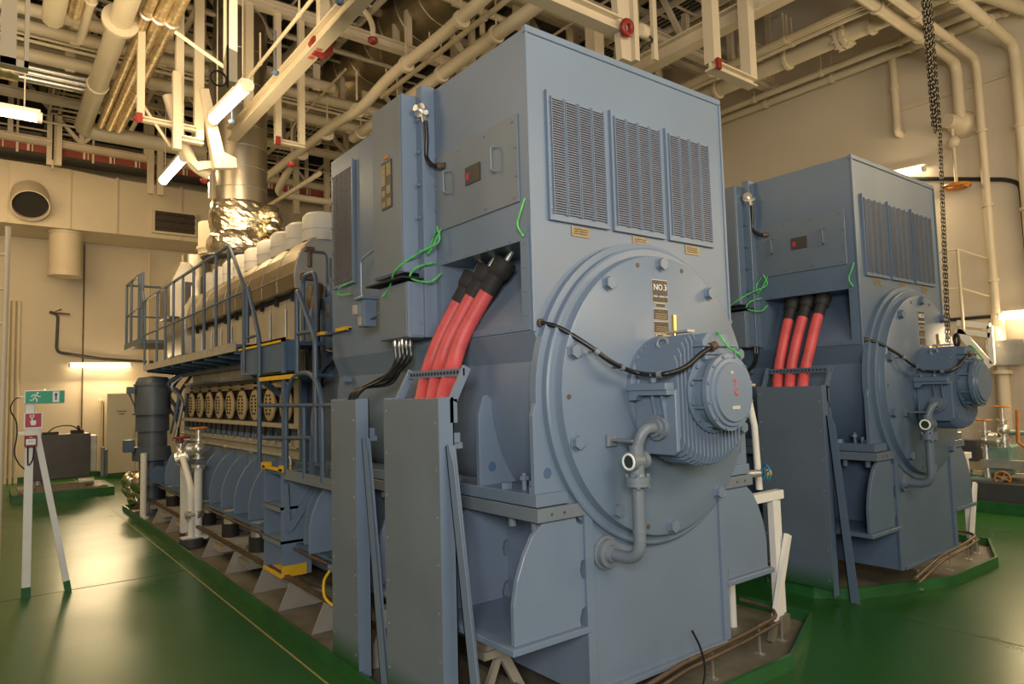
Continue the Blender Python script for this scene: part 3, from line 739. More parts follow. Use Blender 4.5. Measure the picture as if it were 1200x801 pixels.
# free end of the engine block and coupling
MB().box(2.50,3.4,5.85,6.30,1.05,2.62).build('end_housing', BLUE2, E, .01)
MB().lathe((CX,5.15,1.45),(0,1,0),[(0,.55),(.12,.62),(.6,.66),(.75,.66)],40).build('flywheel_cover', BLUEG, E)
pp = MB().tube(fillet([(2.42,6.1,1.25),(2.42,6.1,2.55),(2.5,6.2,2.75)],.1,5),.045,10); pp.build('rusty_riser', BROWN, E)
pp = MB().tube(fillet([(2.46,6.33,2.95),(2.46,6.33,3.12)],.05,4),.022,10).box(2.42,2.50,6.30,6.36,3.10,3.14).box(2.38,2.50,6.29,6.37,2.82,2.88); pp.build('level_gauge', BROWN, E)
pp = MB().tube(fillet([(2.46,6.33,3.10),(2.60,6.30,3.10),(2.62,6.30,3.06),(2.62,6.30,2.8)],.04,4),.010,8).tube([(2.66,6.30,3.05),(2.66,6.30,2.7)],.010,8); pp.build('gauge_pipe', RAILB, E)
for (a,b_,z,r) in ((2.45,6.2,2.62,.07),(2.62,6.15,2.70,.075),(2.55,6.0,2.5,.06),(2.70,5.95,2.58,.06),(2.40,6.1,2.40,.05)):
    MB().lathe((a,b_,z-.1),(0,0,1),[(0,r*.6),(.04,r),(.14,r),(.16,r*.7),(.22,r*.5)],14).build('governor_unit', random.choice([BLUE2,BROWN,BLACKM]), E)
for i in range(6):
    a = random.uniform(2.4,2.6); y = random.uniform(5.6,6.1)
    MB().tube(spline([(a,y,1.7+.1*i),(a-.06,y-.1,1.9+.05*i),(a+.05,y-.25,2.1),(a+.1,y-.1,2.45)],4),.012,6).build('control_pipe', [BLACK,BROWN,GALV,RAILB][i%4], E)
MB().box(2.45,3.4,5.3,5.85,1.98,2.15).box(2.45,2.7,5.35,5.8,2.15,2.3).build('coupling_guard', BLUE2, E, .01)
# service pipes along the block
MB().tube([(2.34,6.35,1.215),(2.34,11.1,1.215)],.012,8).tube(fillet([(2.30,11.2,1.14),(2.30,6.5,1.14),(2.30,6.42,1.14),(2.30,6.42,.98)],.05,4),.014,8).build('fuel_rail_pipe', GALV, E)
for y in (6.6,7.6,8.6,9.6,10.6):
    MB().lathe((2.30,y,1.14),(0,1,0),[(0,.03),(.05,.03)],10).build('pipe_union', BRASS if y in (8.6,) else GALV, E)
for k in range(6):
    y = 6.9+k*.95
    m = MB().box(2.05,2.35,y-.16,y+.16,.16,.22).box(2.0,2.38,y-.2,y+.2,.10,.16).cyl((2.15,y,.36),(2.15,y,.50),.07)
    m.build('anti_vibration_mount', ENGS if k else GALV, E)
    MB().cyl((2.15,y,.22),(2.15,y,.36),.09).build('rubber_spring', BLACKM, E)
    b = MB().hexb((1.995,y+.1,.73),(0,-1,0),.03,.02); 

# ================================================================ FLOOR RAIL WITH TRIANGLE FEET
RL = thing('floor_rail', (2.0,8,0), 'low brownish steel rail carried on grey triangular feet along the engine', 'rail')
MB().beam((1.985,3.3,.245),(1.985,11.7,.245),.035,.03).build('rail', BROWN, RL)
MB().box(2.25,2.30,2.7,11.7,.012,.14).build('rear_channel', TRAYF, RL)
yk = 11.3
for y in [4.0,4.85,5.55,6.2,7.07,7.97,8.9,9.8,10.7,11.5]:
    MB().prism(1, [(1.885,.012),(1.985,.232),(2.27,.10),(2.27,.012)], y, y+.012).build('triangular_foot', mat_tri if 'mat_tri' in globals() else globals().setdefault('mat_tri', mat('foot_grey',(.33,.30,.25),.5,var=.1,vscale=5)), RL)
# second thin rail above
single(MB().tube([(2.055,4.7,.455),(2.055,11.7,.455)],.013,8),'lubrication_pipe',BROWN,'thin brown pipe running along the lower flange of the engine frame','pipe')
# white stub pipes under the near bracket by the trunk
single(MB().cyl((2.10,4.05,0.012),(2.10,4.05,.33),.06).cyl((2.10,4.05,.33),(2.10,4.05,.345),.07),'pipe_stub',WHITE,'short grey-white pipe stub standing between the two cable trunks','pipe')
p = MB().prism(1,[(2.03,.012),(2.20,.33),(2.24,.33),(2.42,.012),(2.36,.012),(2.21,.28),(2.09,.012)],3.02,3.05).box(2.05,2.40,2.95,3.10,.33,.37).box(2.08,2.36,2.97,3.08,.37,.41)
single(p,'jack_stand',ENGS,'dirty cream steel stand under the bracket beside the wide cable trunk','support')
single(MB().tube(spline([(1.93,4.62,.50),(1.90,4.66,.42),(1.89,4.62,.32),(1.93,4.52,.27),(1.99,4.45,.27)],6),.010,8),'yellow_hose',YEL,'short yellow hose hanging beside the narrow cable trunk','hose')

# ================================================================ WALKWAY
W = thing('service_walkway', (2.1,9,2.2), 'blue raised walkway with handrail along the upper side of the engine', 'walkway')
MB().box(1.95,2.42,6.93,11.78,2.20,2.235).build('deck_plate', BLUE2, W)
MB().box(1.935,1.95,6.93,11.78,2.165,2.255).build('deck_edge', mat('deck_edge_worn',(.36,.32,.26),.5,var=.15,vscale=6), W)
j = MB()
for k in range(9):
    y = 7.0+k*.58; j.nx().beam((1.96,y,2.17),(2.42,y+.02,2.12),.05,.06)
j.box(2.36,2.42,6.93,11.78,2.05,2.2)
j.build('deck_joists', BLUE2, W)
for px_ in [(1.950,11.821,2.624),(1.950,10.859,2.552),(1.950,10.300,2.511),(1.950,9.790,2.473),(1.950,9.252,2.433),(1.950,8.699,2.392),(1.950,8.201,2.354),(1.950,7.697,2.317),(1.950,7.212,2.281)]:
    MB().cyl((1.955,px_[1],2.20),(1.955,px_[1],3.25),.017,n=8).build('rail_post', RAILB, W)
MB().tube([(1.955,11.80,3.26),(1.955,7.2,3.265),(1.955,6.70,2.78),(1.955,6.70,2.75)],.019,8).build('top_rail', RAILB, W)
MB().tube([(1.955,11.80,2.72),(1.955,6.70,2.72)],.014,8).build('mid_rail', RAILB, W)
MB().tube([(1.955,6.70,2.80),(1.955,6.70,1.95)],.018,8).build('rail_post', RAILB, W)
# far raised platform
FP = thing('end_platform', (2.4,12.8,2.6), 'small railed platform at the far end of the walkway', 'platform')
MB().box(1.95,3.3,12.0,13.6,2.62,2.67).box(1.93,1.95,12.0,13.6,2.60,2.70).build('deck_plate', RAILB, FP)
for (a,b_) in ((1.96,13.58),(1.96,13.1),(1.96,12.35),(1.96,12.05),(2.6,13.58)): MB().cyl((a,b_,2.67),(a,b_,3.75),.022,n=8).build('rail_post', RAILB, FP)
MB().tube([(2.6,13.58,3.75),(1.96,13.58,3.75),(1.96,12.3,3.75),(1.96,11.9,3.25)],.02,8).tube([(2.6,13.58,3.2),(1.96,13.58,3.2),(1.96,12.0,3.2)],.015,8).build('guard_rail', RAILB, FP)
# stairs
S = thing('access_stairs', (2.1,5.6,1.2), 'blue steps with yellow nosings and curved handrails climbing to the walkway', 'stairs')
MB().box(1.96,2.36,4.62,6.14,1.06,1.09).build('landing', BLUE2, S)
MB().box(1.945,1.96,4.62,5.6,1.04,1.12).build('landing_edge', BLUEG, S)
MB().box(1.98,2.08,5.65,6.90,1.92,2.185).build('upper_step_box', BLUE2, S, .004)
MB().box(2.08,2.40,5.8,6.90,2.15,2.185).build('upper_landing', BLUE2, S)
MB().box(1.965,2.02,5.63,6.92,2.185,2.20).box(1.965,1.98,5.63,6.92,2.165,2.20).build('yellow_nosing', YEL, S)
MB().box(1.97,2.25,5.3,6.25,1.86,1.885).build('middle_step', BLUE2, S)
MB().box(1.945,2.01,5.3,6.25,1.885,1.90).box(1.945,1.96,5.3,6.25,1.85,1.90).build('yellow_nosing', YEL, S)
MB().box(2.12,2.3,4.7,5.25,2.18,2.20).build('side_step', BLUE2, S); MB().box(2.10,2.14,4.7,4.9,2.185,2.21).box(2.10,2.14,5.15,5.3,2.185,2.21).build('yellow_nosing', YEL, S)
MB().box(2.32,2.38,5.3,5.36,1.1,2.2).box(2.32,2.38,6.2,6.26,1.1,1.9).box(1.965,1.985,5.63,5.70,1.0,2.19).build('support_post', BLUE2, S)
b = MB().beam((2.02,6.88,2.0),(2.4,6.88,1.7),.04,.05); b.build('support_brace', BLUE2, S)
MB().tube(fillet([(1.955,6.60,2.22),(1.955,6.60,2.78),(1.955,6.24,2.24),(1.955,6.24,1.10)],.06,5),.021,8).build('handrail', RAILB, S)
MB().tube(fillet([(1.955,5.30,1.88),(1.955,5.30,2.56),(1.955,4.93,2.14),(1.955,4.93,1.22)],.06,5),.021,8).build('handrail', RAILB, S)
MB().tube([(1.955,6.60,2.27),(1.955,6.24,2.27)],.015,8).tube([(1.955,5.30,2.2),(1.955,4.95,2.19)],.015,8).build('handrail_link', RAILB, S)
MB().tube(fillet([(2.25,5.95,2.2),(2.25,5.95,2.78),(2.25,5.65,2.78),(2.25,5.65,2.2)],.10,6),.020,8).build('grab_hoop', RAILB, S)
AR = fillet([(1.955,5.56,1.08),(1.955,5.56,1.885),(1.955,4.80,1.885),(1.955,4.80,1.08)],.36,10)
MB().tube(AR,.021,8).build('landing_hoop', RAILB, S)
MB().tube([(1.955,6.24,1.635),(1.955,4.62,1.635)],.017,8).tube([(1.955,5.16,1.635),(1.955,5.16,1.08)],.018,8).tube([(1.96,6.13,1.35),(1.96,5.05,1.39)],.017,8).box(1.95,1.975,5.01,5.05,1.1,1.40).build('landing_rails', RAILB, S)
MB().box(1.95,2.15,6.09,6.105,.24,1.10).build('stringer', BLUE, S); MB().box(1.95,2.20,5.66,5.675,.24,1.10).build('stringer', BLUE, S)
MB().box(1.945,2.14,5.675,6.09,.245,.255).box(1.94,1.955,5.66,6.105,.235,.262).box(1.95,2.155,5.652,5.66,.24,.33).box(1.95,2.155,6.105,6.11,.24,.33).build('yellow_bottom_step', YEL, S)
MB().box(1.94,1.97,5.62,6.12,1.095,1.115).box(1.94,2.0,5.57,5.70,1.09,1.14).box(1.94,2.0,6.05,6.15,1.09,1.14).build('yellow_top_nosing', YEL, S)
for z in (.515,.79): MB().box(1.94,2.13,5.66,6.10,z-.01,z+.012).box(1.935,1.95,5.66,6.10,z-.025,z+.012).build('ladder_step', BLUEG, S)
MB().beam((2.0,5.64,.62),(2.3,5.64,1.04),.03,.06).beam((1.96,5.60,1.0),(2.0,5.64,.60),.02,.04).build('ladder_brace', BLUE, S)

# ================================================================ LEFT AUXILIARIES
P = thing('vertical_pump', (2.0,11.6,0), 'dark blue vertical motor and pump standing at the far end of the engine', 'pump')
cx, cy = 2.04, 11.6
MB().lathe((cx,cy,1.50),(0,0,1),[(0,.25),(.45,.25),(.50,.235),(.56,.2),(.58,.02)],24).build('motor_body', DB:=mat('pump_blue_grey',(.085,.105,.135),.42,var=.1), P)
MB().lathe((cx,cy,1.0),(0,0,1),[(0,.26),(.02,.26),(.02,.20),(.25,.20),(.25,.23),(.50,.23)],20).build('lantern', DB, P)
MB().lathe((cx,cy,.45),(0,0,1),[(0,.18),(.35,.18),(.37,.27),(.55,.27)],20).build('pump_casing', DB, P)
MB().box(cx-.40,cx-.26,cy-.15,cy,.96,1.14).build('junction_box', RAILB, P, .01)
MB().box(cx-.36,cx-.26,cy-.12,cy-.02,1.82,1.92).tube([(cx-.33,cy,1.85),(cx-.22,cy-.05,1.55)],.012,6).build('lamp_bracket', DB, P)
MB().cyl((cx,cy,.012),(cx,cy,.45),.12).box(cx-.2,cx+.2,cy-.2,cy+.2,.012,.05).build('pedestal', DB, P)
MB().lathe((cx+.02,cy-.15,.62),(0,-1,0),[(0,.09),(.2,.09),(.2,.13),(.25,.13)],16).build('discharge_branch', BLUE2, P)
single(MB().cyl((1.86,11.2,.012),(1.86,11.2,.95),.045).cyl((1.86,11.2,.012),(1.86,11.2,.04),.08),'standpipe',WHITE,'white pipe post in front of the vertical pump','post')
for i in range(6):
    a_ = random.uniform(2.25,2.45); y_ = random.uniform(11.15,11.5)
    MB().tube(spline([(a_,y_,.9+.1*i),(a_+.05,y_-.05,1.3+.1*i),(a_-.08,y_+.05,1.7+.05*i),(a_+.1,y_,2.1)],4),.018+.006*(i%3),7).build('pump_pipe', [BLACK,BROWN,CHROME,DB,GALV,BLUE2][i], P)
MB().lathe((cx,cy,1.93),(0,0,1),[(0,.262),(.03,.262)],24).lathe((cx,cy,1.50),(0,0,1),[(0,.275),(.03,.275)],24).build('motor_flange', DB, P)
# foil wrapped valve
F = MB()
for i in range(9):
    F.ball((1.95+random.uniform(-.18,.18),12.0+random.uniform(-.18,.12),.18+random.uniform(0,.42)),random.uniform(.12,.18),14)
F.jitter(0,.022)
single(F,'foil_wrapped_valve',FOIL,'lump of pipework wrapped in crumpled silver foil on the green kerb','insulated valve')
# pair of white pipes with valves
def gate_valve(mb, c, s=1.):
    x,y,z = c
    mb.cyl((x,y,z-.10*s),(x,y,z-.085*s),.055*s).cyl((x,y,z+.085*s),(x,y,z+.10*s),.055*s).ball((x,y,z),.055*s,12,1.2).cyl((x,y,z-.1*s),(x,y,z+.1*s),.03*s)
    return mb
def handwheel(mb, c, R, d=(0,0,1)):
    mb.ring(c, d, R, R*.14, 18, 6); c = Vector(c); d = Vector(d).normalized(); u = d.orthogonal().normalized(); w_ = d.cross(u)
    for k in range(4):
        a = PI/2*k+.4; mb.tube([c, c+(u*math.cos(a)+w_*math.sin(a))*R], R*.09, 5)
    mb.cyl(c-d*.015,c+d*.015,R*.22,n=8); return mb
VP = thing('valve_manifold', (1.98,8.75,0), 'white twin pipes with bright steel valves and orange and red handwheels beside the engine', 'valves')
MB().box(1.90,1.97,9.0,9.07,.1,1.0).box(1.98,2.04,8.95,9.0,.1,.55).build('white_upright', WHITE, VP)
MB().tube([(2.0,8.62,.10),(2.0,8.62,.95)],.045,12).build('white_riser', WHITE, VP)
MB().tube(fillet([(1.93,8.62,.10),(1.93,8.65,.70),(1.90,8.95,1.02),(1.88,9.05,1.05)],.15,6),.038,12).build('bent_white_pipe', WHITE, VP)
v = MB(); gate_valve(v,(2.0,8.62,1.13),1.15); v.cyl((2.0,8.62,.92),(2.0,8.62,.95),.08).cyl((2.0,8.62,1.2),(2.0,8.62,1.36),.028); v.build('gate_valve', CHROME, VP)
v = MB(); gate_valve(v,(1.90,9.05,1.08)); v.lathe((1.84,9.0,1.0),(1,-.4,.3),[(0,.08),(.03,.08),(.03,.05),(.12,.05),(.12,.08),(.15,.08)],14).lathe((1.84,9.15,1.14),(1,.2,0),[(0,.08),(.04,.08)],14).lathe((1.97,8.88,1.12),(.2,-1,0),[(0,.075),(.04,.075),(.04,.04),(.13,.04)],14)
v.lathe((1.86,8.62,.38),(1,0,0),[(0,.03),(.02,.06),(.05,.06),(.05,.03),(.12,.03),(.12,.06),(.15,.06),(.2,.03)],12); v.build('globe_valve', CHROME, VP)
w = handwheel(MB(),(2.0,8.62,1.37),.095); w.build('orange_handwheel', ORNG, VP)
w = handwheel(MB(),(1.91,9.05,1.25),.085); w.cyl((1.91,9.05,1.15),(1.91,9.05,1.25),.015); w.build('red_handwheel', RED, VP)
MB().lathe((1.93,8.62,.02),(0,0,1),[(0,.13),(.10,.13)],18).box(1.90,1.98,8.98,9.08,.012,.12).build('grey_footing', DGREY, VP)
MB().box(1.82,2.10,8.56,8.68,.10,.135).build('footing_cap', WHITE, VP)
# exit sign stand
YS = 7.545
T = thing('emergency_sign_stand', (.35,YS,0), 'white steel stand with green exit sign and red call point, a leaning brace beside it', 'sign stand')
MB().box(.30,.365,YS-.03,YS+.03,.09,1.70).box(.245,.30,YS-.01,YS+.01,1.43,1.46).build('upright', WHITE, T, .003)
MB().beam((.375,YS,1.50),(.63,YS-.02,.10),.05,.06,(0,1,0)).build('brace', WHITE, T)
MB().box(.298,.367,YS-.032,YS+.032,0,.095).nx().beam((.63,YS-.02,.10),(.647,YS-.02,0),.052,.062,(0,1,0)).build('green_foot', GREENF, T, pn='green_foot')
es = MB().box(.285,.59,YS-.05,YS+.02,1.703,1.828).build('exit_sign_box', WHITE, T, .008)
yf = YS-.052
MB().box(.295,.585,yf,YS-.05,1.711,1.820).build('green_face', SIGNG, es)
MB().box(.497,.548,yf-.001,yf,1.717,1.814).build('white_arrow_panel', SIGNW, es)
ar = MB().prism(1,[(.5225,1.805),(.508,1.777),(.517,1.777),(.517,1.745),(.512,1.738),(.533,1.738),(.528,1.745),(.528,1.777),(.537,1.777)],yf-.002,yf-.001); ar.build('black_arrow', BLACK, es)
rm = MB().lathe((.384,yf,1.802),(0,-1,0),[(0,.009),(.001,.009)],12)
for a,b_ in (((.378,1.79),(.362,1.762)),((.372,1.788),(.350,1.786)),((.350,1.786),(.338,1.768)),((.378,1.785),(.392,1.768)),((.392,1.768),(.408,1.770)),((.362,1.764),(.380,1.745)),((.380,1.745),(.378,1.722)),((.362,1.764),(.350,1.738)),((.350,1.738),(.326,1.740))):
    rm.beam((a[0],yf-.001,a[1]),(b_[0],yf-.001,b_[1]),.002,.009)
rm.build('running_man_symbol', SIGNW, es)
MB().cyl((.44,YS-.01,1.828),(.44,YS-.01,1.834),.006).build('green_indicator', mat('green_led',(.1,1,.4),.4,emit=(.1,1,.4),estr=5), es)
s1 = MB().box(.288,.425,YS-.045,YS-.035,1.485,1.628).build('call_point_sign', SIGNW, T)
MB().box(.297,.416,YS-.047,YS-.045,1.497,1.620).build('red_field', REDS, s1)
hn = MB().prism(1,[(.343,1.515),(.372,1.515),(.378,1.53),(.378,1.556),(.352,1.560),(.351,1.59),(.343,1.59),(.343,1.552),(.336,1.556),(.333,1.548)],YS-.049,YS-.047)
hn.ring((.347,YS-.048,1.597),(0,1,0),.010,.0018,14,4).box(.331,.336,YS-.049,YS-.047,1.582,1.612).box(.358,.363,YS-.049,YS-.047,1.582,1.612); hn.build('pressing_hand_symbol', SIGNW, s1)
s2 = MB().box(.295,.385,YS-.085,YS-.03,1.325,1.425).build('red_call_point', RED, T, .004)
MB().box(.305,.375,YS-.087,YS-.085,1.345,1.395).build('glass_window', SIGNW, s2)
text('FIRE', .014, (.34,YS-.0875,1.408),(1,0,0),(0,0,1), SIGNW, s2); text('PRESS', .016, (.34,YS-.0885,1.372),(1,0,0),(0,0,1), RED, s2)
MB().tube(spline([(.32,YS-.06,1.325),(.322,YS-.05,1.22),(.325,YS-.04,1.16)],5),.006,6).tube(spline([(.365,YS-.06,1.325),(.36,YS-.05,1.22),(.335,YS-.04,1.16)],5),.006,6).build('call_point_cable', BLACK, T)
MB().tube(spline([(.285,YS-.01,1.77),(.22,YS-.01,1.75),(.19,YS-.01,1.66),(.235,YS-.01,1.55),(.24,YS-.01,1.42),(.225,YS-.01,1.28),(.26,YS-.02,1.18),(.30,YS-.03,1.13)],6),.006,6).build('sign_cable', BLACK, T)
MB().tube([(.285,YS-.01,1.77),(.25,YS-.01,1.77)],.008,6).build('sign_gland', SIGNW, T)
# wall ladder at the left edge
LD = thing('white_ladder', (.02,7.3,0), 'white upright of a ladder at the left edge', 'ladder')
a0 = (0.137,7.300,3.368); a1 = (0.144,7.300,0.162)
MB().cyl((a0[0]-.02,7.3,.0),(a0[0],7.3,3.25),.022,n=10).cyl((a0[0]-.15,7.3,.0),(a0[0]-.13,7.3,3.3),.022,n=10).build('stile', CREAM, LD)
r_ = MB()
for z in (.3,.6,.9,1.2,1.5,1.8,2.1,2.4,2.7,3.0): r_.nx().cyl((a0[0]-.14,7.3,z),(a0[0],7.3,z),.012,n=8)
r_.build('rungs', CREAM, LD)
# radiator unit near back wall
R = thing('cooler_unit', (1.2,15.2,0), 'dark grey panelled unit on a green kerbed plinth near the back wall', 'machine')
rx0, rx1 = .72, 1.62
MB().box(rx0,rx1,15.2,15.8,.32,1.13).build('casing', DGREY, R, .01)
MB().box(rx1,rx1+.12,15.3,15.75,.40,1.08).build('side_casing', GALV, R, .01)
MB().box(rx0-.3,rx1+.35,14.75,16.2,.0,.14).build('plinth', GREENF, R); MB().box(rx0-.2,rx1+.25,14.85,16.1,.14,.16).box(rx0+.05,rx1-.1,14.9,15.2,.16,.24).build('plinth_top', TRAYF, R)
MB().cyl((rx0+.1,15.4,.2),(rx0+.1,15.4,.32),.1).cyl((rx1-.2,15.1,.25),(rx1+.05,15.1,.25),.07).build('pipework', GALV, R)
MB().tube(spline([(rx0+.2,15.4,1.13),(rx0+.35,15.4,1.26),(rx0+.6,15.4,1.28),(rx0+.8,15.4,1.14)],6),.012,6).build('hose', BLACK, R)
MB().box(rx0+.15,rx0+.4,15.3,15.5,1.13,1.18).box(rx1-.3,rx1-.1,15.3,15.5,1.13,1.2).cyl((rx1-.15,15.3,1.13),(rx1-.2,15.3,1.28),.02).build('valves', BLACKM, R)
MB().cyl((rx1+.2,15.2,.3),(rx1+.2,15.2,.85),.035).cyl((rx1+.27,15.3,.3),(rx1+.27,15.3,.8),.03).build('strut', BLUEG, R)
# cabinet
cb = thing('storage_cabinet', (2.6,18.1,0), 'cream two-door metal cabinet against the back wall', 'cabinet')
MB().box(2.21,3.15,17.85,18.5,.1,1.90).build('carcass', CABG, cb, .005)
for a,b_ in ((2.22,2.775),(2.785,3.14)):
    d = MB().box(a,b_,17.83,17.85,.11,1.89).build('door', CABG, cb, .003)
    hx = 2.735 if a < 2.5 else 2.82
    MB().box(hx-.012,hx+.012,17.80,17.83,.90,1.10).build('handle', GALV, d)
MB().box(2.40,2.60,17.825,17.83,1.48,1.50).box(2.44,2.56,17.825,17.83,1.42,1.44).build('door_vent', DGREY, cb)
MB().box(2.20,3.16,17.84,18.5,0,.1).build('plinth', GREENF, cb)
# electrical box beside cabinet, conduits on the back wall
single(MB().box(2.14,2.19,18.3,18.6,.12,1.75),'wall_trunking',CREAM,'narrow cream trunking beside the cabinet','trunking')
single(MB().tube(fillet([(1.138,18.550,3.786),(1.300,18.550,3.735),(1.282,18.550,2.877),(2.153,18.550,2.728),(3.270,18.550,2.653)],.12,4),.03,8),'wall_conduit',DGREY,'dark bent conduit on the back wall above the lamp','conduit')
single(MB().tube([(1.360,18.500,3.850),(1.199,18.500,3.764),(1.526,18.500,3.741)],.02,6),'wall_valve',BROWN,'small brown valve lever at the top of the bent conduit','valve')
for i,a in enumerate(((0.397,18.550,4.985),(0.488,18.550,4.994),(0.581,18.550,5.003))):
    single(MB().cyl((a[0],18.55,0),(a[0],18.55,4.0),.04,n=8),'wall_conduit',CREAM,['leftmost of three upright cream conduits on the back wall','middle one of three upright cream conduits on the back wall','rightmost of three upright cream conduits on the back wall'][i],'conduit')
a = (1.797,18.580,5.130)
single(MB().cyl((a[0],18.58,.5),(a[0],18.58,5.4),.015,n=6),'wall_cable',BROWN,'thin dark cable with clips running up the back wall','cable')
a = (3.110,18.300,5.212)
single(MB().cyl((a[0],18.3,2.4),(a[0],18.3,5.3),.03,n=8),'drop_pipe',CREAM,'thin cream pipe dropping from the duct to the conduit','pipe')

# ================================================================ AIR DUCT ON THE BACK WALL
D = thing('air_duct', (2,17.8,6.2), 'large cream rectangular air duct along the back wall', 'duct')
YD2 = 17.2
zb_ = (1.671,17.200,5.439)[2]; z1_ = (1.032,17.200,6.745)[2]; z2_ = (3.355,17.200,6.660)[2]
MB().prism(1, [(-4.9,zb_),(4.75,zb_),(4.75,z2_),((2.140,17.200,6.695)[0],z2_+.02),((1.338,17.200,6.726)[0],z1_),(-4.9,z1_)], YD2, 18.55).build('duct_body', CREAMD, D)
for a in ((0.287,17.200,5.981),(1.378,17.200,6.150),(2.261,17.200,6.287),(3.577,17.200,6.388)):
    MB().box(a[0]-.02,a[0]+.02,YD2-.03,YD2,zb_,min(z1_,z2_)+.05).build('flange_joint', CREAMD, D)
a = (0.676,17.200,5.860); MB().lathe((a[0],17.3,a[2]+.22),(0,-1,-.75),[(0,.34),(.52,.34),(.52,.315),(.1,.315)],28,True,False).build('open_spigot', CREAMD, D)
MB().lathe((a[0],17.3,a[2]+.22),(0,-1,-.75),[(.40,.31),(.42,.31)],28).build('spigot_dark', BLACKM, D)
a = (1.345,17.500,4.896); MB().lathe((a[0],17.6,zb_+.02),(0,0,-1),[(0,.33),(.08,.33),(.08,.31),(.85,.31),(.87,.325),(1.0,.325),(1.0,.30)],28).build('down_spout', CREAMD, D)
for k in range(2):
    a = (3.434,17.200,5.819); 
MB().box(a[0]-.47,a[0]+.47,17.1,17.2,a[2]-.28,a[2]+.28).build('louvre_frame', CREAMD, D)
MB().box(a[0]-.42,a[0]+.42,17.08,17.1,a[2]-.23,a[2]+.23).build('louvre_opening', DARK, D)
lv = MB()
for k in range(3): lv.beam((a[0]-.42,17.06,a[2]-.15+k*.15),(a[0]+.42,17.06,a[2]-.15+k*.15),.10,.012,(0,.5,1))
lv.build('louvre_blades', BROWN, D)
# duct bend right of the stack (cream shapes behind engine)
single(MB().box(4.78,9.5,17.0,18.6,4.6,6.0).lathe((5.4,16.9,4.9),(0,1,0),[(0,.9),(1.,.9)],28),'rear_duct',CREAMD,'cream duct section seen between the chimney and the grille','duct')

# ================================================================ EXHAUST STACK
XS, YSK = CX, 10.3
K = thing('exhaust_stack', (XS,YSK,4), 'shiny metal-clad exhaust stack rising from the engine into the roof', 'exhaust stack')
MB().lathe((XS,YSK,4.55),(0,0,1),[(0,.38),(5.5,.38)],36).build('cladding_tube', SILV, K)
sm = MB()
for z in (4.75,5.05,5.36,5.66,5.96,6.3,6.8,7.4): sm.lathe((XS,YSK,z),(0,0,1),[(0,.383),(.008,.387),(.012,.383)],36,True,False)
sm.build('cladding_seams', GALV, K)
def fr_(t): return .40+.06*math.sin(PI*min(1,t/.45))+(.03*math.sin(PI*(t-.45)/.55) if t > .45 else 0)
ff = MB().lathe((XS,YSK,3.75),(0,0,1),[(.80*k/18, fr_(k/18)) for k in range(19)],44,False)
ff.jitter(0,.007).build('foil_skirt', FOIL, K)
MB().lathe((XS,YSK,3.25),(0,0,1),[(0,.33),(.5,.36)],28).build('lower_bellows', FOIL, K)
MB().lathe((XS-.06,YSK-.1,3.70),(0,0,1),[(0,.48),(.02,.50),(.04,.48)],28).build('flange', DGREY, K)
lm = MB()
for i in range(5): lm.ball((XS+.42+random.uniform(-.1,.1),YSK-.35+random.uniform(-.1,.1),3.95+i*.11),.14,8)
lm.jitter(0,.02).build('foil_lump', FOIL, K)
MB().box(XS-.44,XS-.38,YSK-.03,YSK+.03,4.6,6.6).build('side_strip', SILV, K)

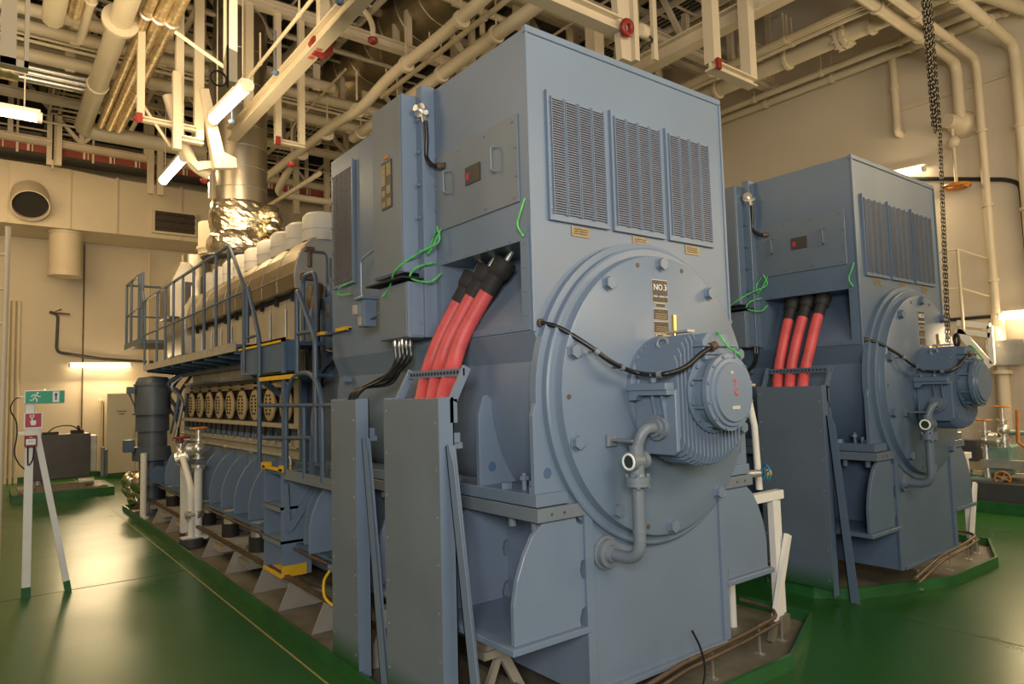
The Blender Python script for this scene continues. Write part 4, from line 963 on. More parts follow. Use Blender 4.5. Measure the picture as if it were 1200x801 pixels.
# ================================================================ WHITE PIPE RACK RIGHT OF THE MACHINES
def rack(dx, label, lab2):
    t = thing('pipe_rack', (4.35+dx,2.7,0), label, 'steel frame')
    MB().box(4.29+dx,4.35+dx,2.67,2.72,.13,.96).box(4.35+dx,4.41+dx,2.69,2.72,.13,.96).build('upright', WHITE, t, .003)
    MB().box(3.98+dx,4.415+dx,2.664,2.726,.905,.965).build('cross_beam', WHITE, t, .003)
    MB().beam((4.42+dx,2.655,.66),(4.18+dx,2.64,.13),.03,.055).build('brace', WHITE, t)
    MB().box(4.30+dx,4.40+dx,2.66,2.73,0.012,.13).nx().beam((4.18+dx,2.64,.13),(4.13+dx,2.64,.012),.032,.057).build('grey_footing', TRAYF, t, pn='grey_footing')
    single(MB().tube([((4.409,2.850,1.053)[0]+dx,2.85,.95),((4.388,2.850,1.395)[0]+dx,2.85,1.40),((4.356,2.850,1.506)[0]+dx-.03,2.85,1.62)],.024,10),'white_pipe',WHITE,'thin white pipe rising behind the motor of the '+lab2,'pipe')
    for i,(x,y,h) in enumerate(((4.02,3.0,.42),(4.20,2.98,.50))):
        single(MB().cyl((x+dx,y,.012),(x+dx,y,h),.03,n=10).cyl((x+dx,y,h-.10),(x+dx,y,h-.08),.06).cyl((x+dx,y,h-.15),(x+dx,y,h-.13),.06).box(x-.07+dx,x+.05+dx,y-.03,y+.03,h-.02,h+.03),'pipe_stub',WHITE,['short white pipe stub under the bracket of the ','flanged white pipe stub beside the upright under the '][i]+lab2,'pipe')
    D3 = Vector((dx,0,0)); PP = [(2.195,2.346,0.200),(3.037,2.487,0.200),(3.639,2.519,0.200),(4.090,2.568,0.200),(4.224,2.680,0.200),(4.233,2.929,0.200)]
    single(MB().tube(fillet([Vector(p)+D3 for p in PP],.06,6),.013,8),'drain_pipe',BROWN,'upper brown drain pipe on little feet in front of the '+lab2,'pipe')
    single(MB().tube(fillet([Vector(p)+D3+Vector((.0,-.02,-.03)) for p in PP[:4]],.06,6),.011,8),'drain_pipe',BROWN,'lower brown drain pipe on little feet in front of the '+lab2,'pipe')
    for i,(x,y,_) in enumerate(((2.593,2.483,0.170),(3.373,2.540,0.170),(3.892,2.567,0.170),(4.196,2.597,0.170))):
        single(MB().box(x-.006+dx,x+.006+dx,y,y+.01,.012,.17).box(x-.02+dx,x+.02+dx,y-.02,y+.04,.012,.018),'pipe_support',GALV,'small steel foot carrying the brown drain pipe of the '+lab2,'pipe support','pipe feet in front of the '+lab2)
rack(0,'white steel frame with leaning brace right of the near generator','near generator')
rack(DX,'white steel frame right of the second generator, farther away','second generator')
single(MB().tube(spline([(3.02,2.40,.40),(3.06,2.38,.30),(3.06,2.36,.18),(2.98,2.36,.06),(2.9,2.40,.02)],6),.006,6),'loose_wire',BLACK,'loose dark wire sticking up from the drain pipe','wire')
v = thing('drain_valve', (4.15,2.75,1.12), 'small valve with blue and yellow handwheel right of the near generator', 'valve')
MB().cyl((3.98,2.78,1.10),(4.16,2.68,1.10),.025).cyl((3.94,2.78,1.0),(3.94,2.78,1.2),.03).ball((4.02,2.76,1.22),.035).build('valve_body', GALV, v)
handwheel(MB(),(4.20,2.66,1.10),.055,(.9,-.5,0)).build('blue_handwheel', mat('handwheel_blue',(.04,.22,.38),.4), v)
MB().lathe((4.20,2.66,1.10),(.9,-.5,0),[(0,.025),(.03,.025)],10).build('yellow_hub', YEL, v)

# ================================================================ RIGHT: PURIFIER SKID
XR = 10.6
K = thing('purifier_skid', (XR,3.2,0), 'teal pumps and valves on a dark kerbed skid by the right wall', 'machine')
def qr(px,py): return None
MB().box(10.1,11.4,1.5,4.2,0,.13).build('kerb', GREENF, K)
MB().box(10.2,11.4,1.6,4.1,.13,.36).build('skid_frame', DGREY, K)
c0 = (10.600,3.255,0.639)
MB().box(10.5,10.9,c0[1]-.13,c0[1]+.13,c0[2]-.20,c0[2]+.17).build('teal_box', TEAL, K, .02)
c1 = (10.600,3.461,0.311)
MB().box(10.4,10.8,c1[1]-.25,c1[1]+.15,c1[2]-.10,c1[2]+.08).lathe((10.6,c1[1]+.15,c1[2]),(0,1,0),[(0,.16),(.4,.16),(.45,.12)],16).build('teal_pump', TEAL, K, .01)
MB().box(10.5,10.7,c1[1]+.05,c1[1]+.40,c1[2]+.28,c1[2]+.56).build('dark_panel', DGREY, K)
MB().box(10.62,10.72,2.2,3.9,.40,.45).tube([(10.6,3.2,.46),(10.6,3.2,.95)],.05,8).tube([(10.6,2.9,.4),(10.6,2.9,.8)],.05,8).build('cream_piping', CREAM, K)
c2 = (10.550,3.407,0.881)
v = MB(); gate_valve(v,(10.55,c2[1],c2[2]),1.2); v.cyl((10.55,c2[1],c2[2]+.1),(10.55,c2[1],c2[2]+.26),.02).cyl((10.55,c2[1],.35),(10.55,c2[1],c2[2]-.1),.05); v.build('angle_valve', CHROME, K)
handwheel(MB(),(10.55,c2[1],c2[2]+.26),.085).build('orange_handwheel', ORNG, K)
c3 = (10.550,3.195,1.022)
v = MB(); gate_valve(v,(10.55,c3[1],c3[2]),1.35); v.cyl((10.55,c3[1],c3[2]+.1),(10.55,c3[1],c3[2]+.30),.025).cyl((10.55,c3[1],c3[2]-.3),(10.55,c3[1],c3[2]-.1),.05); v.build('angle_valve', CHROME, K)
handwheel(MB(),(10.55,c3[1],c3[2]+.30),.085).build('orange_handwheel', ORNG, K)
v = MB().tube([(10.55,c2[1],c2[2]-.02),(10.55,c3[1],c3[2]-.15)],.06,10).lathe((10.55,(c2[1]+c3[1])/2,(c2[2]+c3[2])/2-.08),(0,1,0),[(-.05,.11),(.05,.11)],14); v.build('valve_link', CHROME, K)
c4 = (10.400,3.201,0.408); handwheel(MB(),c4,.085,(-1,-.2,0)).build('yellow_handwheel', ORNG, K)
MB().cyl((10.4,c4[1],c4[2]),(10.6,c4[1],c4[2]),.03).box(10.44,10.6,c4[1]-.25,c4[1]+.25,c4[2]+.12,c4[2]+.22).box(10.44,10.6,c4[1]-.2,c4[1]+.2,c4[2]-.2,c4[2]-.1).build('valve_block', GALV, K)
MB().box(10.5,10.58,c4[1]-.45,c4[1]-.38,.42,.98).build('gauge_column', GALV, K)
c5 = (10.500,3.014,1.280); c6 = (10.500,3.033,0.866)
MB().tube([c5,c6,(10.5,c6[1]-.12,c6[2]-.10)],.022,8).build('orange_lever', ORNG, K)
MB().tube([(10.6,c5[1]-.1,.6),(10.6,c5[1]-.1,.98),(10.6,c5[1]+.2,.98)],.04,8).build('teal_bracket', TEAL, K)
# wall pipes right
XW = 11.38
def wpipe(pts, r, label, name='wall_pipe', m=CREAM, cat='pipe', collars=()):
    t = thing(name, pts[0], label, cat)
    MB().tube(fillet(pts,.22,6),r,10).build('pipe_run', m, t)
    cm = MB()
    for i in range(len(pts)-1):
        a, b_ = Vector(pts[i]), Vector(pts[i+1]); L = (b_-a).length
        if L > 1.2:
            d = (b_-a)/L; sp = 1.3 if r < .1 else 2.2
            for k in range(1,int(L/sp)+1):
                p = a+d*(k*L/(int(L/sp)+1)); cm.nx().cyl(p-d*.02,p+d*.02,r*(1.3 if r < .1 else 1.18),n=12)
    if cm.v: cm.build('pipe_clamps', m, t)
    return t
def wdrop(px, py0, py1, label, r, zrun, xs):
    a = on_(px)
# X-direction branch pipes bending down the right wall
e1 = (11.300,3.659,6.387); z1 = e1[2]; yv = (11.300,3.555,5.597)
wpipe([(7.5,e1[1],z1),(11.3,e1[1],z1),(11.3,e1[1],(11.300,3.518,5.494)[2]),(11.48,e1[1]+.0,(11.300,3.518,5.494)[2])],.075,'cream pipe crossing the ceiling, bending down and entering the right wall')
e2 = (11.300,3.408,6.336)
wpipe([(7.3,e2[1],e2[2]),(11.32,e2[1],e2[2]),(11.32,e2[1],.9)],.055,'slim cream pipe crossing the ceiling and running down the right wall to the skid')
e3 = (11.300,2.939,6.339)
wpipe([(7.2,e3[1],e3[2]),(11.3,e3[1],e3[2]),(11.3,e3[1],.5)],.07,'cream pipe bending down the right wall near the picture edge')
e4 = (11.350,4.550,6.726); e5 = (11.350,4.545,5.608)
wpipe([(11.35,e4[1],e4[2]+.3),(11.35,e4[1],e5[2]),(11.5,e4[1]-.0,e5[2])],.06,'short cream pipe dropping on the right wall above the second generator')
single(MB().cyl((11.35,3.4,.9),(11.35,3.4,2.6),.08).cyl((11.35,3.4,1.75),(11.35,3.4,1.80),.14),'wall_pipe',CREAM,'wider cream pipe with a flange below the lower right lamp','pipe')
# wall rails / conduits
a = (11.470,4.531,6.006); b_ = (11.470,2.968,6.027)
single(MB().beam(a,b_,.02,.07),'wall_strip',CREAM,'cream flat rail high on the right wall','rail')
a = (11.450,4.308,4.872); b_ = (11.450,3.188,4.505)
single(MB().tube(fillet([(11.45,a[1]+.2,a[2]),(11.45,b_[1],b_[2]),(11.45,b_[1]-.15,b_[2]-.1),(11.45,b_[1]-.17,b_[2]-2.2)],.2,5),.028,8),'black_conduit',BLACKM,'black conduit running from the upper wall lamp and bending down','conduit')
a = (11.450,4.194,2.593); b_ = (11.450,3.442,2.579)
single(MB().tube([(11.45,a[1]+.3,a[2]),(11.45,b_[1],b_[2])],.025,8),'black_conduit',BLACKM,'black conduit leading to the lower wall lamp','conduit')
hr_ = thing('wall_guard_rail', (11,3.9,2.9), 'thin cream guard rail above the white bracket on the right wall', 'rail')
A = (10.900,3.686,3.530); B = (10.900,3.383,3.355); C_ = (10.900,3.979,3.597)
MB().tube([(11.45,A[1]+.9,A[2]+.05),(10.9,A[1]+.5,A[2]+.0),(10.9,A[1],A[2]),(11.45,B[1],B[2]+.0)],.014,6).tube([(10.9,A[1]+.5,A[2]-.55),(10.9,A[1],A[2]-.55),(11.45,B[1],B[2]-.55)],.014,6).build('rail', CREAM, hr_)
MB().cyl((10.9,A[1],A[2]),(10.9,A[1],A[2]-1.15),.02,n=8).build('post', CREAM, hr_)
bk = thing('wall_bracket', (11.2,3.7,2.6), 'white triangular bracket on the right wall behind the second motor', 'bracket')
A = (11.100,3.824,2.504); B = (11.100,3.427,2.418); C_ = (11.100,3.445,1.847)
MB().beam(A,B,.06,.08).beam((A[0],A[1],A[2]-.12),(B[0],B[1],B[2]-.13),.06,.07).beam((A[0],A[1],A[2]-.1),C_,.06,.10).beam((B[0],B[1],B[2]),(B[0],B[1],C_[2]+.05),.06,.06).build('bracket_frame', WHITE, bk)
MB().box(11.2,11.4,B[1]-.35,B[1]-.1+.2,B[2]-.55,B[2]-.2).build('grey_box', GALV, bk)
# wall valve with long spindle
a = (11.200,3.737,4.507)
wv = thing('wall_valve', a, 'pipe stub with long spindle and orange handwheel on the right wall', 'valve')
b_ = (11.200,3.715,5.346)
MB().lathe((11.5,b_[1]-.05,b_[2]+.12),(-1,.2,0),[(0,.20),(.08,.19),(.18,.15),(.22,.11),(.45,.10)],20).build('pipe_stub', CREAM, wv)
MB().cyl((11.2,a[1],b_[2]+.05),(11.2,a[1],a[2]),.022).ball((11.2,a[1],b_[2]-.18),.09).build('spindle', CREAM, wv)
handwheel(MB(),(11.2,a[1],a[2]),.17).build('orange_handwheel', ORNG, wv)

# ================================================================ CHAIN HOIST
ch = thing('chain_hoist_chain', (6.4,2.2,3), 'dark steel lifting chains hanging above the second generator motor', 'chain')
def chain(pts, r, L, m, name):
    P = [Vector(p) for p in pts]; mb = MB(); tot = sum((P[i+1]-P[i]).length for i in range(len(P)-1)); n = int(tot/L)
    def at(s):
        for i in range(len(P)-1):
            l = (P[i+1]-P[i]).length
            if s <= l or i == len(P)-2: return P[i]+(P[i+1]-P[i])*min(1,s/l)
            s -= l
    for k in range(n):
        c = at(k*L); d = (at(k*L+.01)-c).normalized(); a = d.orthogonal().normalized(); a.rotate(Matrix.Rotation(PI/2*(k%2)+.5,3,d))
        w_ = L*.42; h = L*.72
        mb.tube([c+d*h*x+a*w_*y for x,y in ((-.5,-.6),(-.75,0),(-.5,.6),(.5,.6),(.75,0),(.5,-.6))],r,4,True)
    return mb.build(name, m, ch)
cb0 = (6.331,2.250,1.973); ct = (6.462,2.250,5.000); cm_ = (6.477,2.250,3.857)
for i,(o1,o2,zb2) in enumerate(((0,0,2.02),(-.055,-.045,2.02))):
    chain([(cb0[0]+o1,2.25,zb2),(cm_[0]+o1*.6,2.25,cm_[2]),(ct[0]+o2,2.25,ct[2]+.4)],.005,.034,CHAINM,'hanging_chain')
for i in range(4):
    chain([(cm_[0]-.04+.022*i,2.27+.03*(i%2),cm_[2]+.05*(i%3)),(ct[0]-.07+.035*i,2.27+.03*(i%2),ct[2]+.4)],.006,.036,CHAINM,'stowed_chain')
MB().ring((6.40,2.22,2.02),(.6,-.8,0),.05,.012,16,6).build('lifting_hook', BLACKM, ch)

# ================================================================ ROOF STEELWORK AND CEILING PIPES
for n_, y in enumerate((4.0,6.5,9.0,11.5,14.0,16.4)):
    t = thing('roof_truss', (3,y,7.8), 'cream lattice roof truss, %s from the camera' % ['nearest','second','third','fourth','fifth','farthest'][n_], 'roof truss', 'lattice roof trusses')
    m = MB(); m.ibeam((-4.9,y,7.0),(11.4,y,7.0),.14,.14,.02); m.build('bottom_chord', STEELC, t)
    MB().ibeam((-4.9,y,8.5),(11.4,y,8.5),.14,.14,.02).build('top_chord', STEELC, t)
    k = 0
    for i in range(14):
        x = -4.5+i*1.2
        MB().beam((x,y,7.07),(x,y,8.43),.09,.09).build('web_post', STEELC, t)
        if i < 13: MB().beam((x,y,7.07 if i%2 else 8.43),(x+1.2,y,8.43 if i%2 else 7.07),.07,.07).build('web_diagonal', STEELC, t)
for i, x in enumerate((-3.5,-1.8,-.3,.9,2.2,3.6,5.0,6.4,7.8,9.3,10.7)):
    single(MB().ibeam((x,-2,8.75),(x,18.4,8.75),.12,.18,.02),'roof_purlin',STEELC,'long cream roof purlin above the trusses','purlin','roof purlins above the trusses')
# monorails
def monorail(x, z, y0, y1, label):
    t = thing('monorail_beam', (x,y0,z), label, 'crane beam')
    MB().ibeam((x,y0,z),(x,y1,z),.15,.20,.025).build('beam', CREAM, t)
    for y in (4.0,6.5,9.0,11.5):
        if y0 < y < y1: MB().box(x-.07,x+.07,y-.07,y+.07,z+.1,6.95).beam((x-.06,y,z+.15),(x-.5,y,6.95),.08,.08).build('hanger', CREAM, t)
    s_ = MB()
    for k in range(7):
        a = PI*2*k/7; s_.box(x-.04+.10*math.cos(a),x+.04+.10*math.cos(a),y0+2.3,y0+2.36,z-.04+.10*math.sin(a),z+.04+.10*math.sin(a))
    s_.build('red_stop', RED, t)
    return t
za = 5.4; a = (2.685,9.760,5.400); b_ = (2.748,6.667,5.400)
mr = thing('monorail_beam', (a[0],a[1],5.4), 'cream monorail beam over the near engine with a red end stop', 'crane beam')
MB().ibeam((a[0],a[1],5.4),(a[0],1.0,5.4),.14,.18,.022).build('beam', CREAM, mr)
s_ = MB().lathe((b_[0],b_[1],5.40),(0,1,0),[(0,.13),(.08,.13),(.08,.09),(.12,.09)],7,False); s_.build('red_stop', RED, mr)
for y in (4.0,6.5,9.0): MB().box(a[0]-.05,a[0]+.05,y-.05,y+.05,5.49,6.93).build('hanger', CREAM, mr)
MB().box(a[0]-.03,a[0]+.03,6.6,6.63,za-.103,za-.10).box(a[0]-.03,a[0]+.03,6.68,6.70,za-.103,za-.10).box(a[0]-.03,a[0]+.03,6.74,6.76,za-.103,za-.10).box(a[0]-.03,a[0]+.03,6.80,6.85,za-.103,za-.10).build('faded_red_marking', REDC, mr)
a = (6.405,5.707,5.850); b_ = (6.872,3.808,5.850)
xm = (a[0]+b_[0])/2
mr = thing('monorail_beam', (xm,5,5.85), 'cream monorail beam over the second machine, above the blue housing', 'crane beam')
MB().ibeam((xm,9,5.85),(xm,1.5,5.85),.17,.20,.025).build('beam', CREAM, mr)
for y in (4.0,6.5): MB().box(xm-.09,xm+.09,y-.09,y+.09,5.95,6.93).build('hanger', CREAM, mr)
a = (7.501,6.208,6.200); b_ = (7.276,4.591,6.200)
single(MB().beam((a[0],9,6.2),(b_[0],1.5,6.2),.06,.08),'track_beam',CREAM,'slim cream track beside the right monorail','beam')
# U shaped hangers right of monorail
def ihang(wd, z, y, x0, x1, label):
    wd = wd or .06; t = thing('pipe_hanger', (x0,y,z), label, 'hanger frame')
    MB().ibeam((x0,y,z),(x1,y,z),wd*2,wd*1.6,.02).build('cross_bar', CREAM, t)
    for x in (x0+wd,x1-wd): MB().box(x-wd,x+wd,y-wd,y+wd,z+wd*.8,7.0).build('drop_leg', CREAM, t)
    MB().box(x0-.01,x0+.05,y-wd-.05,y-wd-.02,z-.07,z+.04).build('red_clamp', RED, t)
a = (5.832,4.050,4.953); b_ = (6.546,4.050,4.969); ihang(0,a[2],4.05,a[0]-.05,b_[0],'cream U-shaped hanger frame with red clamp above the near generator')
a = (10.195,6.500,7.731); b_ = (12.221,6.500,7.764); ihang(0,a[2]-.1,6.5,a[0],b_[0]+.3,'cream U-shaped hanger frame farther back over the second machine')
a = (1.799,9.000,4.936); b_ = (2.124,9.000,4.960); ihang(.045,a[2],9.0,a[0],b_[0],'cream hanger frame beside the hanging lamps')
a = (1.377,9.000,5.088); b_ = (2.093,9.000,5.163); ihang(.04,a[2],9.0,a[0],b_[0],'cream hanger frame with red clamp left of the stack')
a = (3.027,9.000,5.147); b_ = (3.283,9.000,5.116); ihang(.04,a[2],9.0,a[0],b_[0]+.15,'cream hanger frame with red clamp right of the stack')
a = (4.502,4.100,4.910)
tt = thing('tapered_hanger', (a[0],4.1,6), 'wide cream tapered hanger with red hook ring above the near generator', 'hanger')
MB().prism(1,[(a[0]-.20,7.0),(a[0]+.22,7.0),(a[0]+.10,a[2]-.25),(a[0]-.02,a[2]-.25)],4.05,4.12).box(a[0]+.10,a[0]+.16,4.0,4.17,a[2]-.25,7.0).build('tapered_plate', CREAM, tt)
MB().ring((a[0]-.02,3.98,a[2]),(0,1,.2),.055,.028,18,8).build('red_ring', RED, tt)
x0_ = (3.731,4.100,4.971); x1_ = (4.656,4.100,5.031)
single(MB().ibeam((x0_[0]-1.5,4.1,x0_[2]),(x1_[0],4.1,x0_[2]),.14,.14,.02),'cross_beam',CREAM,'cream cross beam end just above the near generator','beam')
# camera / flood lamp on the beam
a = (5.211,4.400,5.280)
fl_ = thing('flood_lamp', a, 'small cream flood lamp with black lead above the near generator', 'lamp')
MB().lathe(a,(-1,-.3,-.2),[(-.06,.04),(0,.07),(.10,.07),(.12,.06)],14).build('lamp_head', CREAM, fl_)
MB().tube(spline([(a[0]+.05,a[1],a[2]),(a[0]+.12,a[1],a[2]-.05),(a[0]-.02,a[1],a[2]-.15),(a[0]-.12,a[1],a[2]-.28)],5),.012,6).build('lead', BLACK, fl_)
MB().box(a[0]+.12,a[0]+.18,a[1]-.02,a[1]+.02,a[2]-.25,8.4).build('post', CREAM, fl_)
# long pipes along the hall (Y direction)
def ypipe(p, q, z, y0, y1, r, label, m=CREAM, name='ceiling_pipe'):
    x = (p[0]+q[0])/2; t = thing(name, (x,y0,z), label, 'pipe')
    MB().tube([(x,y0,z),(x,y1,z)],r,12).build('pipe_run', m, t)
    cl = MB(); y = y0+.6
    while y < y1:
        cl.nx().cyl((x,y-.025,z),(x,y+.025,z),r*1.3,n=12).box(x-.008,x+.008,y-.008,y+.008,z+r,z+r+.35)
        y += 1.25
    if m is CREAM: cl.build('pipe_clamps', CREAM, t)
    return t
a=(4.272,7.425,6.000);b_=(4.398,6.165,6.000)
t = thing('ceiling_pipe', (a[0],6,6.0), 'thick cream pipe with a bend running above the near generator, left of its pair', 'pipe')
MB().tube(spline([(a[0]+.05,1.5,6.15),(a[0],4,6.1),(a[0],6.6,6.0),(a[0],8.0,6.0),(a[0]-.03,8.9,5.86),(a[0]-.05,9.8,5.9),(a[0]-.08,11.4,5.9),(a[0]-.08,13,5.9)],5),.075,12).build('pipe_run', CREAM, t)
cl = MB()
for y in (5.0,6.3,7.6,9.1,10.2,11.3): cl.nx().cyl((a[0],y-.03,5.99 if y < 8.5 else 5.89),(a[0],y+.03,5.99 if y < 8.5 else 5.89),.105,n=14).box(a[0]-.01,a[0]+.01,y-.01,y+.01,6.05,6.5)
cl.build('pipe_clamps', CREAM, t)
a=(4.701,10.162,6.000);b_=(4.918,5.716,6.000)
ypipe(a,b_,6.0,2.0,10.4,.085,'thickest cream pipe running just above the edge of the near generator')
a=(4.549,8.006,6.150);b_=(4.710,6.269,6.150); ypipe(a,b_,6.15,2.0,9.0,.035,'slim cream pipe between the two thick ones above the near generator')
xe = ((4.433,12.246,6.000)[0]); ye = (4.433,12.246,6.000)[1]
wpipe([(4.299,9.715,6.000),(4.358,11.906,6.000),((4.358,11.906,6.000)[0],12.9,5.6),(6.5,12.9,5.6)],.07,'cream pipe elbow left of the grille over the engine')
a=(1.225,8.375,6.200);b_=(1.147,12.090,6.200)
wpipe([((a[0]+b_[0])/2,5.0,6.2),((a[0]+b_[0])/2,(1.199,12.966,6.200)[1],6.2),((3.093,12.978,6.200)[0],(3.093,12.978,6.200)[1],6.2)],.125,'large cream pipe coming along the hall and turning right before the stack')
for k in range(4):
    pos = [7.5,8.9,10.3,11.7][k]
    if k == 1: single(MB().lathe(((a[0]+b_[0])/2,pos,6.2),(0,1,0),[(0,.20),(.05,.20),(.05,.18),(.10,.18)],18),'flange_joint',CREAM,'flange pair on the large cream pipe','flange')
for i,(p,q,r) in enumerate((((1.416,8.240,6.200),(1.403,12.319,6.200),.055),((1.555,8.143,6.200),(1.529,12.572,6.200),.07),((1.709,8.036,6.200),(1.641,12.585,6.200),.075))):
    ypipe(p,q,6.2,4.5,12.6,r,['leftmost and thinnest of three gold-foil pipes','middle one of three gold-foil pipes','rightmost of three gold-foil pipes'][i]+' under the roof at left',FOILG,'insulated_pipe')
    x = (p[0]+q[0])/2; single(MB().ring((x,8.6,6.2),(0,1,0),r*1.1,.02,14,6),'clamp_band',CHROME,'bright clamp on the foil pipe, '+['left','middle','right'][i]+' one of three','clamp')
# X direction pipes at left
def xpipe(p, z, x0, x1, r, label, m=CREAM, name='ceiling_pipe'):
    y = p[1]; t = thing(name, (x0,y,z), label, 'pipe')
    MB().tube([(x0,y,z),(x1,y,z)],r,12).build('pipe_run', m, t)
    if m is CREAM and r > .04:
        cl = MB(); x = x0+.5
        while x < x1: cl.nx().box(x-.06,x+.06,y-.02,y+.02,z-r-.02,z+r+.25); x += 1.1
        cl.build('pipe_clamps', CREAM, t)
xpipe((0.687,10.463,6.800),6.8,-4,4.5,.085,'uppermost cream cross pipe under the roof at left')
xpipe((0.773,10.958,6.800),6.8,-4,7,.09,'second cream cross pipe under the roof at left')
xpipe((0.776,11.123,6.750),6.75,-4,7,.022,'upper one of two thin cream cross conduits at left')
xpipe((0.781,11.177,6.700),6.7,-4,7,.025,'lower one of two thin cream cross conduits at left')
xpipe((0.775,11.637,6.700),6.7,-4,9,.10,'lowest thick cream cross pipe under the roof at left')
sd = thing('spiral_duct', (0,12.5,6.8), 'shiny triple silver pipe bundle at upper left', 'duct')
y = (0.712,12.273,6.700)[1]
x1_ = (1.249,12.262,6.700)[0]; x0_ = (0.186,12.297,6.700)[0]
for k in range(3): MB().tube([(x0_,y,6.60+.09*k),(x1_,y,6.60+.09*k)],.06,12).build('silver_pipe', CHROME, sd)
MB().lathe((x0_,y,6.69),(1,0,0),[(-.1,.17),(.12,.17)],18).build('end_cap', FOILG, sd)
a=(0.431,6.589,5.000)
wpipe([((0.565,9.146,6.300)[0],4.5,6.3),((0.558,9.526,6.300)[0],(0.558,9.526,6.300)[1],6.3)],.12,'short thick cream pipe end at the top left')
wpipe([((0.884,8.817,6.300)[0],4.5,6.3),((0.875,9.939,6.300)[0],(0.875,9.939,6.300)[1],6.3)],.05,'slim cream pipe ending in a flange at upper left')
wpipe([((0.737,8.921,6.300)[0],4.5,6.3),((0.752,9.278,6.300)[0],(0.752,9.278,6.300)[1],6.3)],.07,'gold-foil pipe end at the top left',m=FOILG)
# rods and right hand pipes
a=(2.488,6.261,5.600);b_=(2.459,8.221,5.600); ypipe(a,b_,5.6,3.5,8.6,.02,'thin conduit leading to the hanging lamp')
a=(9.496,6.788,6.600);b_=(9.596,4.514,6.600); ypipe(a,b_,6.6,2.2,9.5,.125,'thickest cream pipe at upper right with a flanged joint')
x=(a[0]+b_[0])/2; y=(9.576,4.443,6.600)[1]
fj = MB().lathe((x,y-.06,6.6),(0,1,0),[(0,.20),(.05,.20),(.05,.17),(.08,.17),(.08,.20),(.13,.20)],20)
for k in range(10): fj.hexb((x+.185*math.cos(k*PI/5),y-.09,6.6+.185*math.sin(k*PI/5)),(0,1,0),.018,.2)
single(fj,'flange_joint',CREAM,'bolted flange joint on the thick pipe at upper right','flange')
for i,(p,q,r,z) in enumerate((((10.853,7.436,6.850),(11.025,5.007,6.850),.055,6.85),((11.195,7.545,6.850),(11.395,5.186,6.850),.065,6.85),((8.746,6.646,6.500),(8.773,5.602,6.500),.04,6.5),((8.860,5.417,6.500),(9.082,3.977,6.500),.035,6.5),((8.768,5.357,6.500),(8.929,3.960,6.500),.03,6.5))):
    ypipe(p,q,z,(2.4 if i < 2 else 1.8),10.5,r,['left one of the two lowest cream pipes near the right wall','right one of the two lowest cream pipes near the right wall','cream pipe passing behind the U-shaped hanger','left one of a twin slim cream conduit at upper right','right one of a twin slim cream conduit at upper right'][i])
wpipe([(10.2,3.9,6.75),(10.2,3.0,6.75),(11.3,2.75,6.75)],.09,'curved cream pipe turning to the right wall at upper right')
for i,(y_,z_,x0_,x1_) in enumerate(((5.2,7.3,3.0,9),(7.8,7.25,2.5,11),(10.2,7.3,-2,11),(12.7,7.3,-3,11))):
    xpipe((0,y_ if y_ != 10.2 else 9.4,0),z_,x0_,x1_,.05,'cream cross pipe resting between the %s trusses' % ['nearest','second and third','third and fourth','farther'][i])
# cable ladders along the hall
for i, x in enumerate((1.2,4.3,5.6,8.6)):
    t = thing('cable_ladder', (x,8,7.6), ['cream cable ladder over the left aisle','cream cable ladder above the near generator','cream cable ladder between the two machines','cream cable ladder over the right machine'][i], 'cable tray')
    MB().box(x-.3,x-.27,0,18,7.55,7.65).box(x+.27,x+.3,0,18,7.55,7.65).build('side_rail', STEELC, t)
    m = MB()
    for k in range(60): m.box(x-.27,x+.27,.1+k*.3,.13+k*.3,7.57,7.60)
    m.build('rungs', STEELC, t)
    m = MB()
    for k in range(4): m.tube([(x-.15+.1*k,0,7.62),(x-.15+.1*k,18,7.62)],.02,6)
    m.build('tray_cables', BLACKM, t)
# large dark exhaust duct under roof
a = (5.543,10.275,7.900)
dk = thing('roof_duct', (a[0],7,7.9), 'large dull metal duct with ring seams behind the roof truss above the near generator', 'duct')
MB().lathe((a[0],3.0,7.9),(0,1,0),[(0,.55),(10,.55)],32).build('duct_tube', FOILD:=mat('dull_duct',(.36,.30,.20),.38,metal=.85,var=.25,vscale=3,bump=.1,bscale=8), dk)
r_ = MB()
for k in range(16): r_.lathe((a[0],3.2+k*.6,7.9),(0,1,0),[(0,.55),(.01,.565),(.03,.55)],32,True,False)
r_.build('ring_seams', FOILD, dk)
# X-direction deck members above left
for i,y_ in enumerate((7.2,8.0,9.7,10.4,12.2,13.0,14.8,15.6)):
    single(MB().beam((-4.9,y_,7.9),(11.3,y_,7.9),.08,.10),'roof_tie',STEELC,'cream horizontal tie between the roof trusses','beam','horizontal roof ties')
for i in range(10):
    y_ = 5.2+1.3*i
    single(MB().beam((2.0+.2*(i%3),y_,8.3),(3.4+.2*(i%3),y_+1.1,7.2),.05,.05),'roof_brace',STEELC,'slanted cream brace among the roof trusses','beam','slanted roof braces')
for i in range(16):
    y_ = 6.9+.62*i+.13*(i%3); z_ = 7.35+.21*(i%5); r_ = (.02,.035,.05,.025)[i%4]
    single(MB().tube([(-4.5+.4*(i%3),y_,z_),(9.5 if i%2 else 6.0,y_,z_)],r_,8),'ceiling_conduit',STEELC,'cream conduit running across the hall between the roof trusses','conduit','cream cross conduits between the roof trusses')
for i in range(9):
    x_ = -2.4+1.17*i; z_ = 7.25+.17*(i%4)
    single(MB().tube([(x_,3.5,z_),(x_,16.0,z_)],(.03,.045,.02)[i%3],8),'ceiling_conduit',STEELC,'cream conduit running along the hall under the roof','conduit','cream conduits along the hall under the roof')
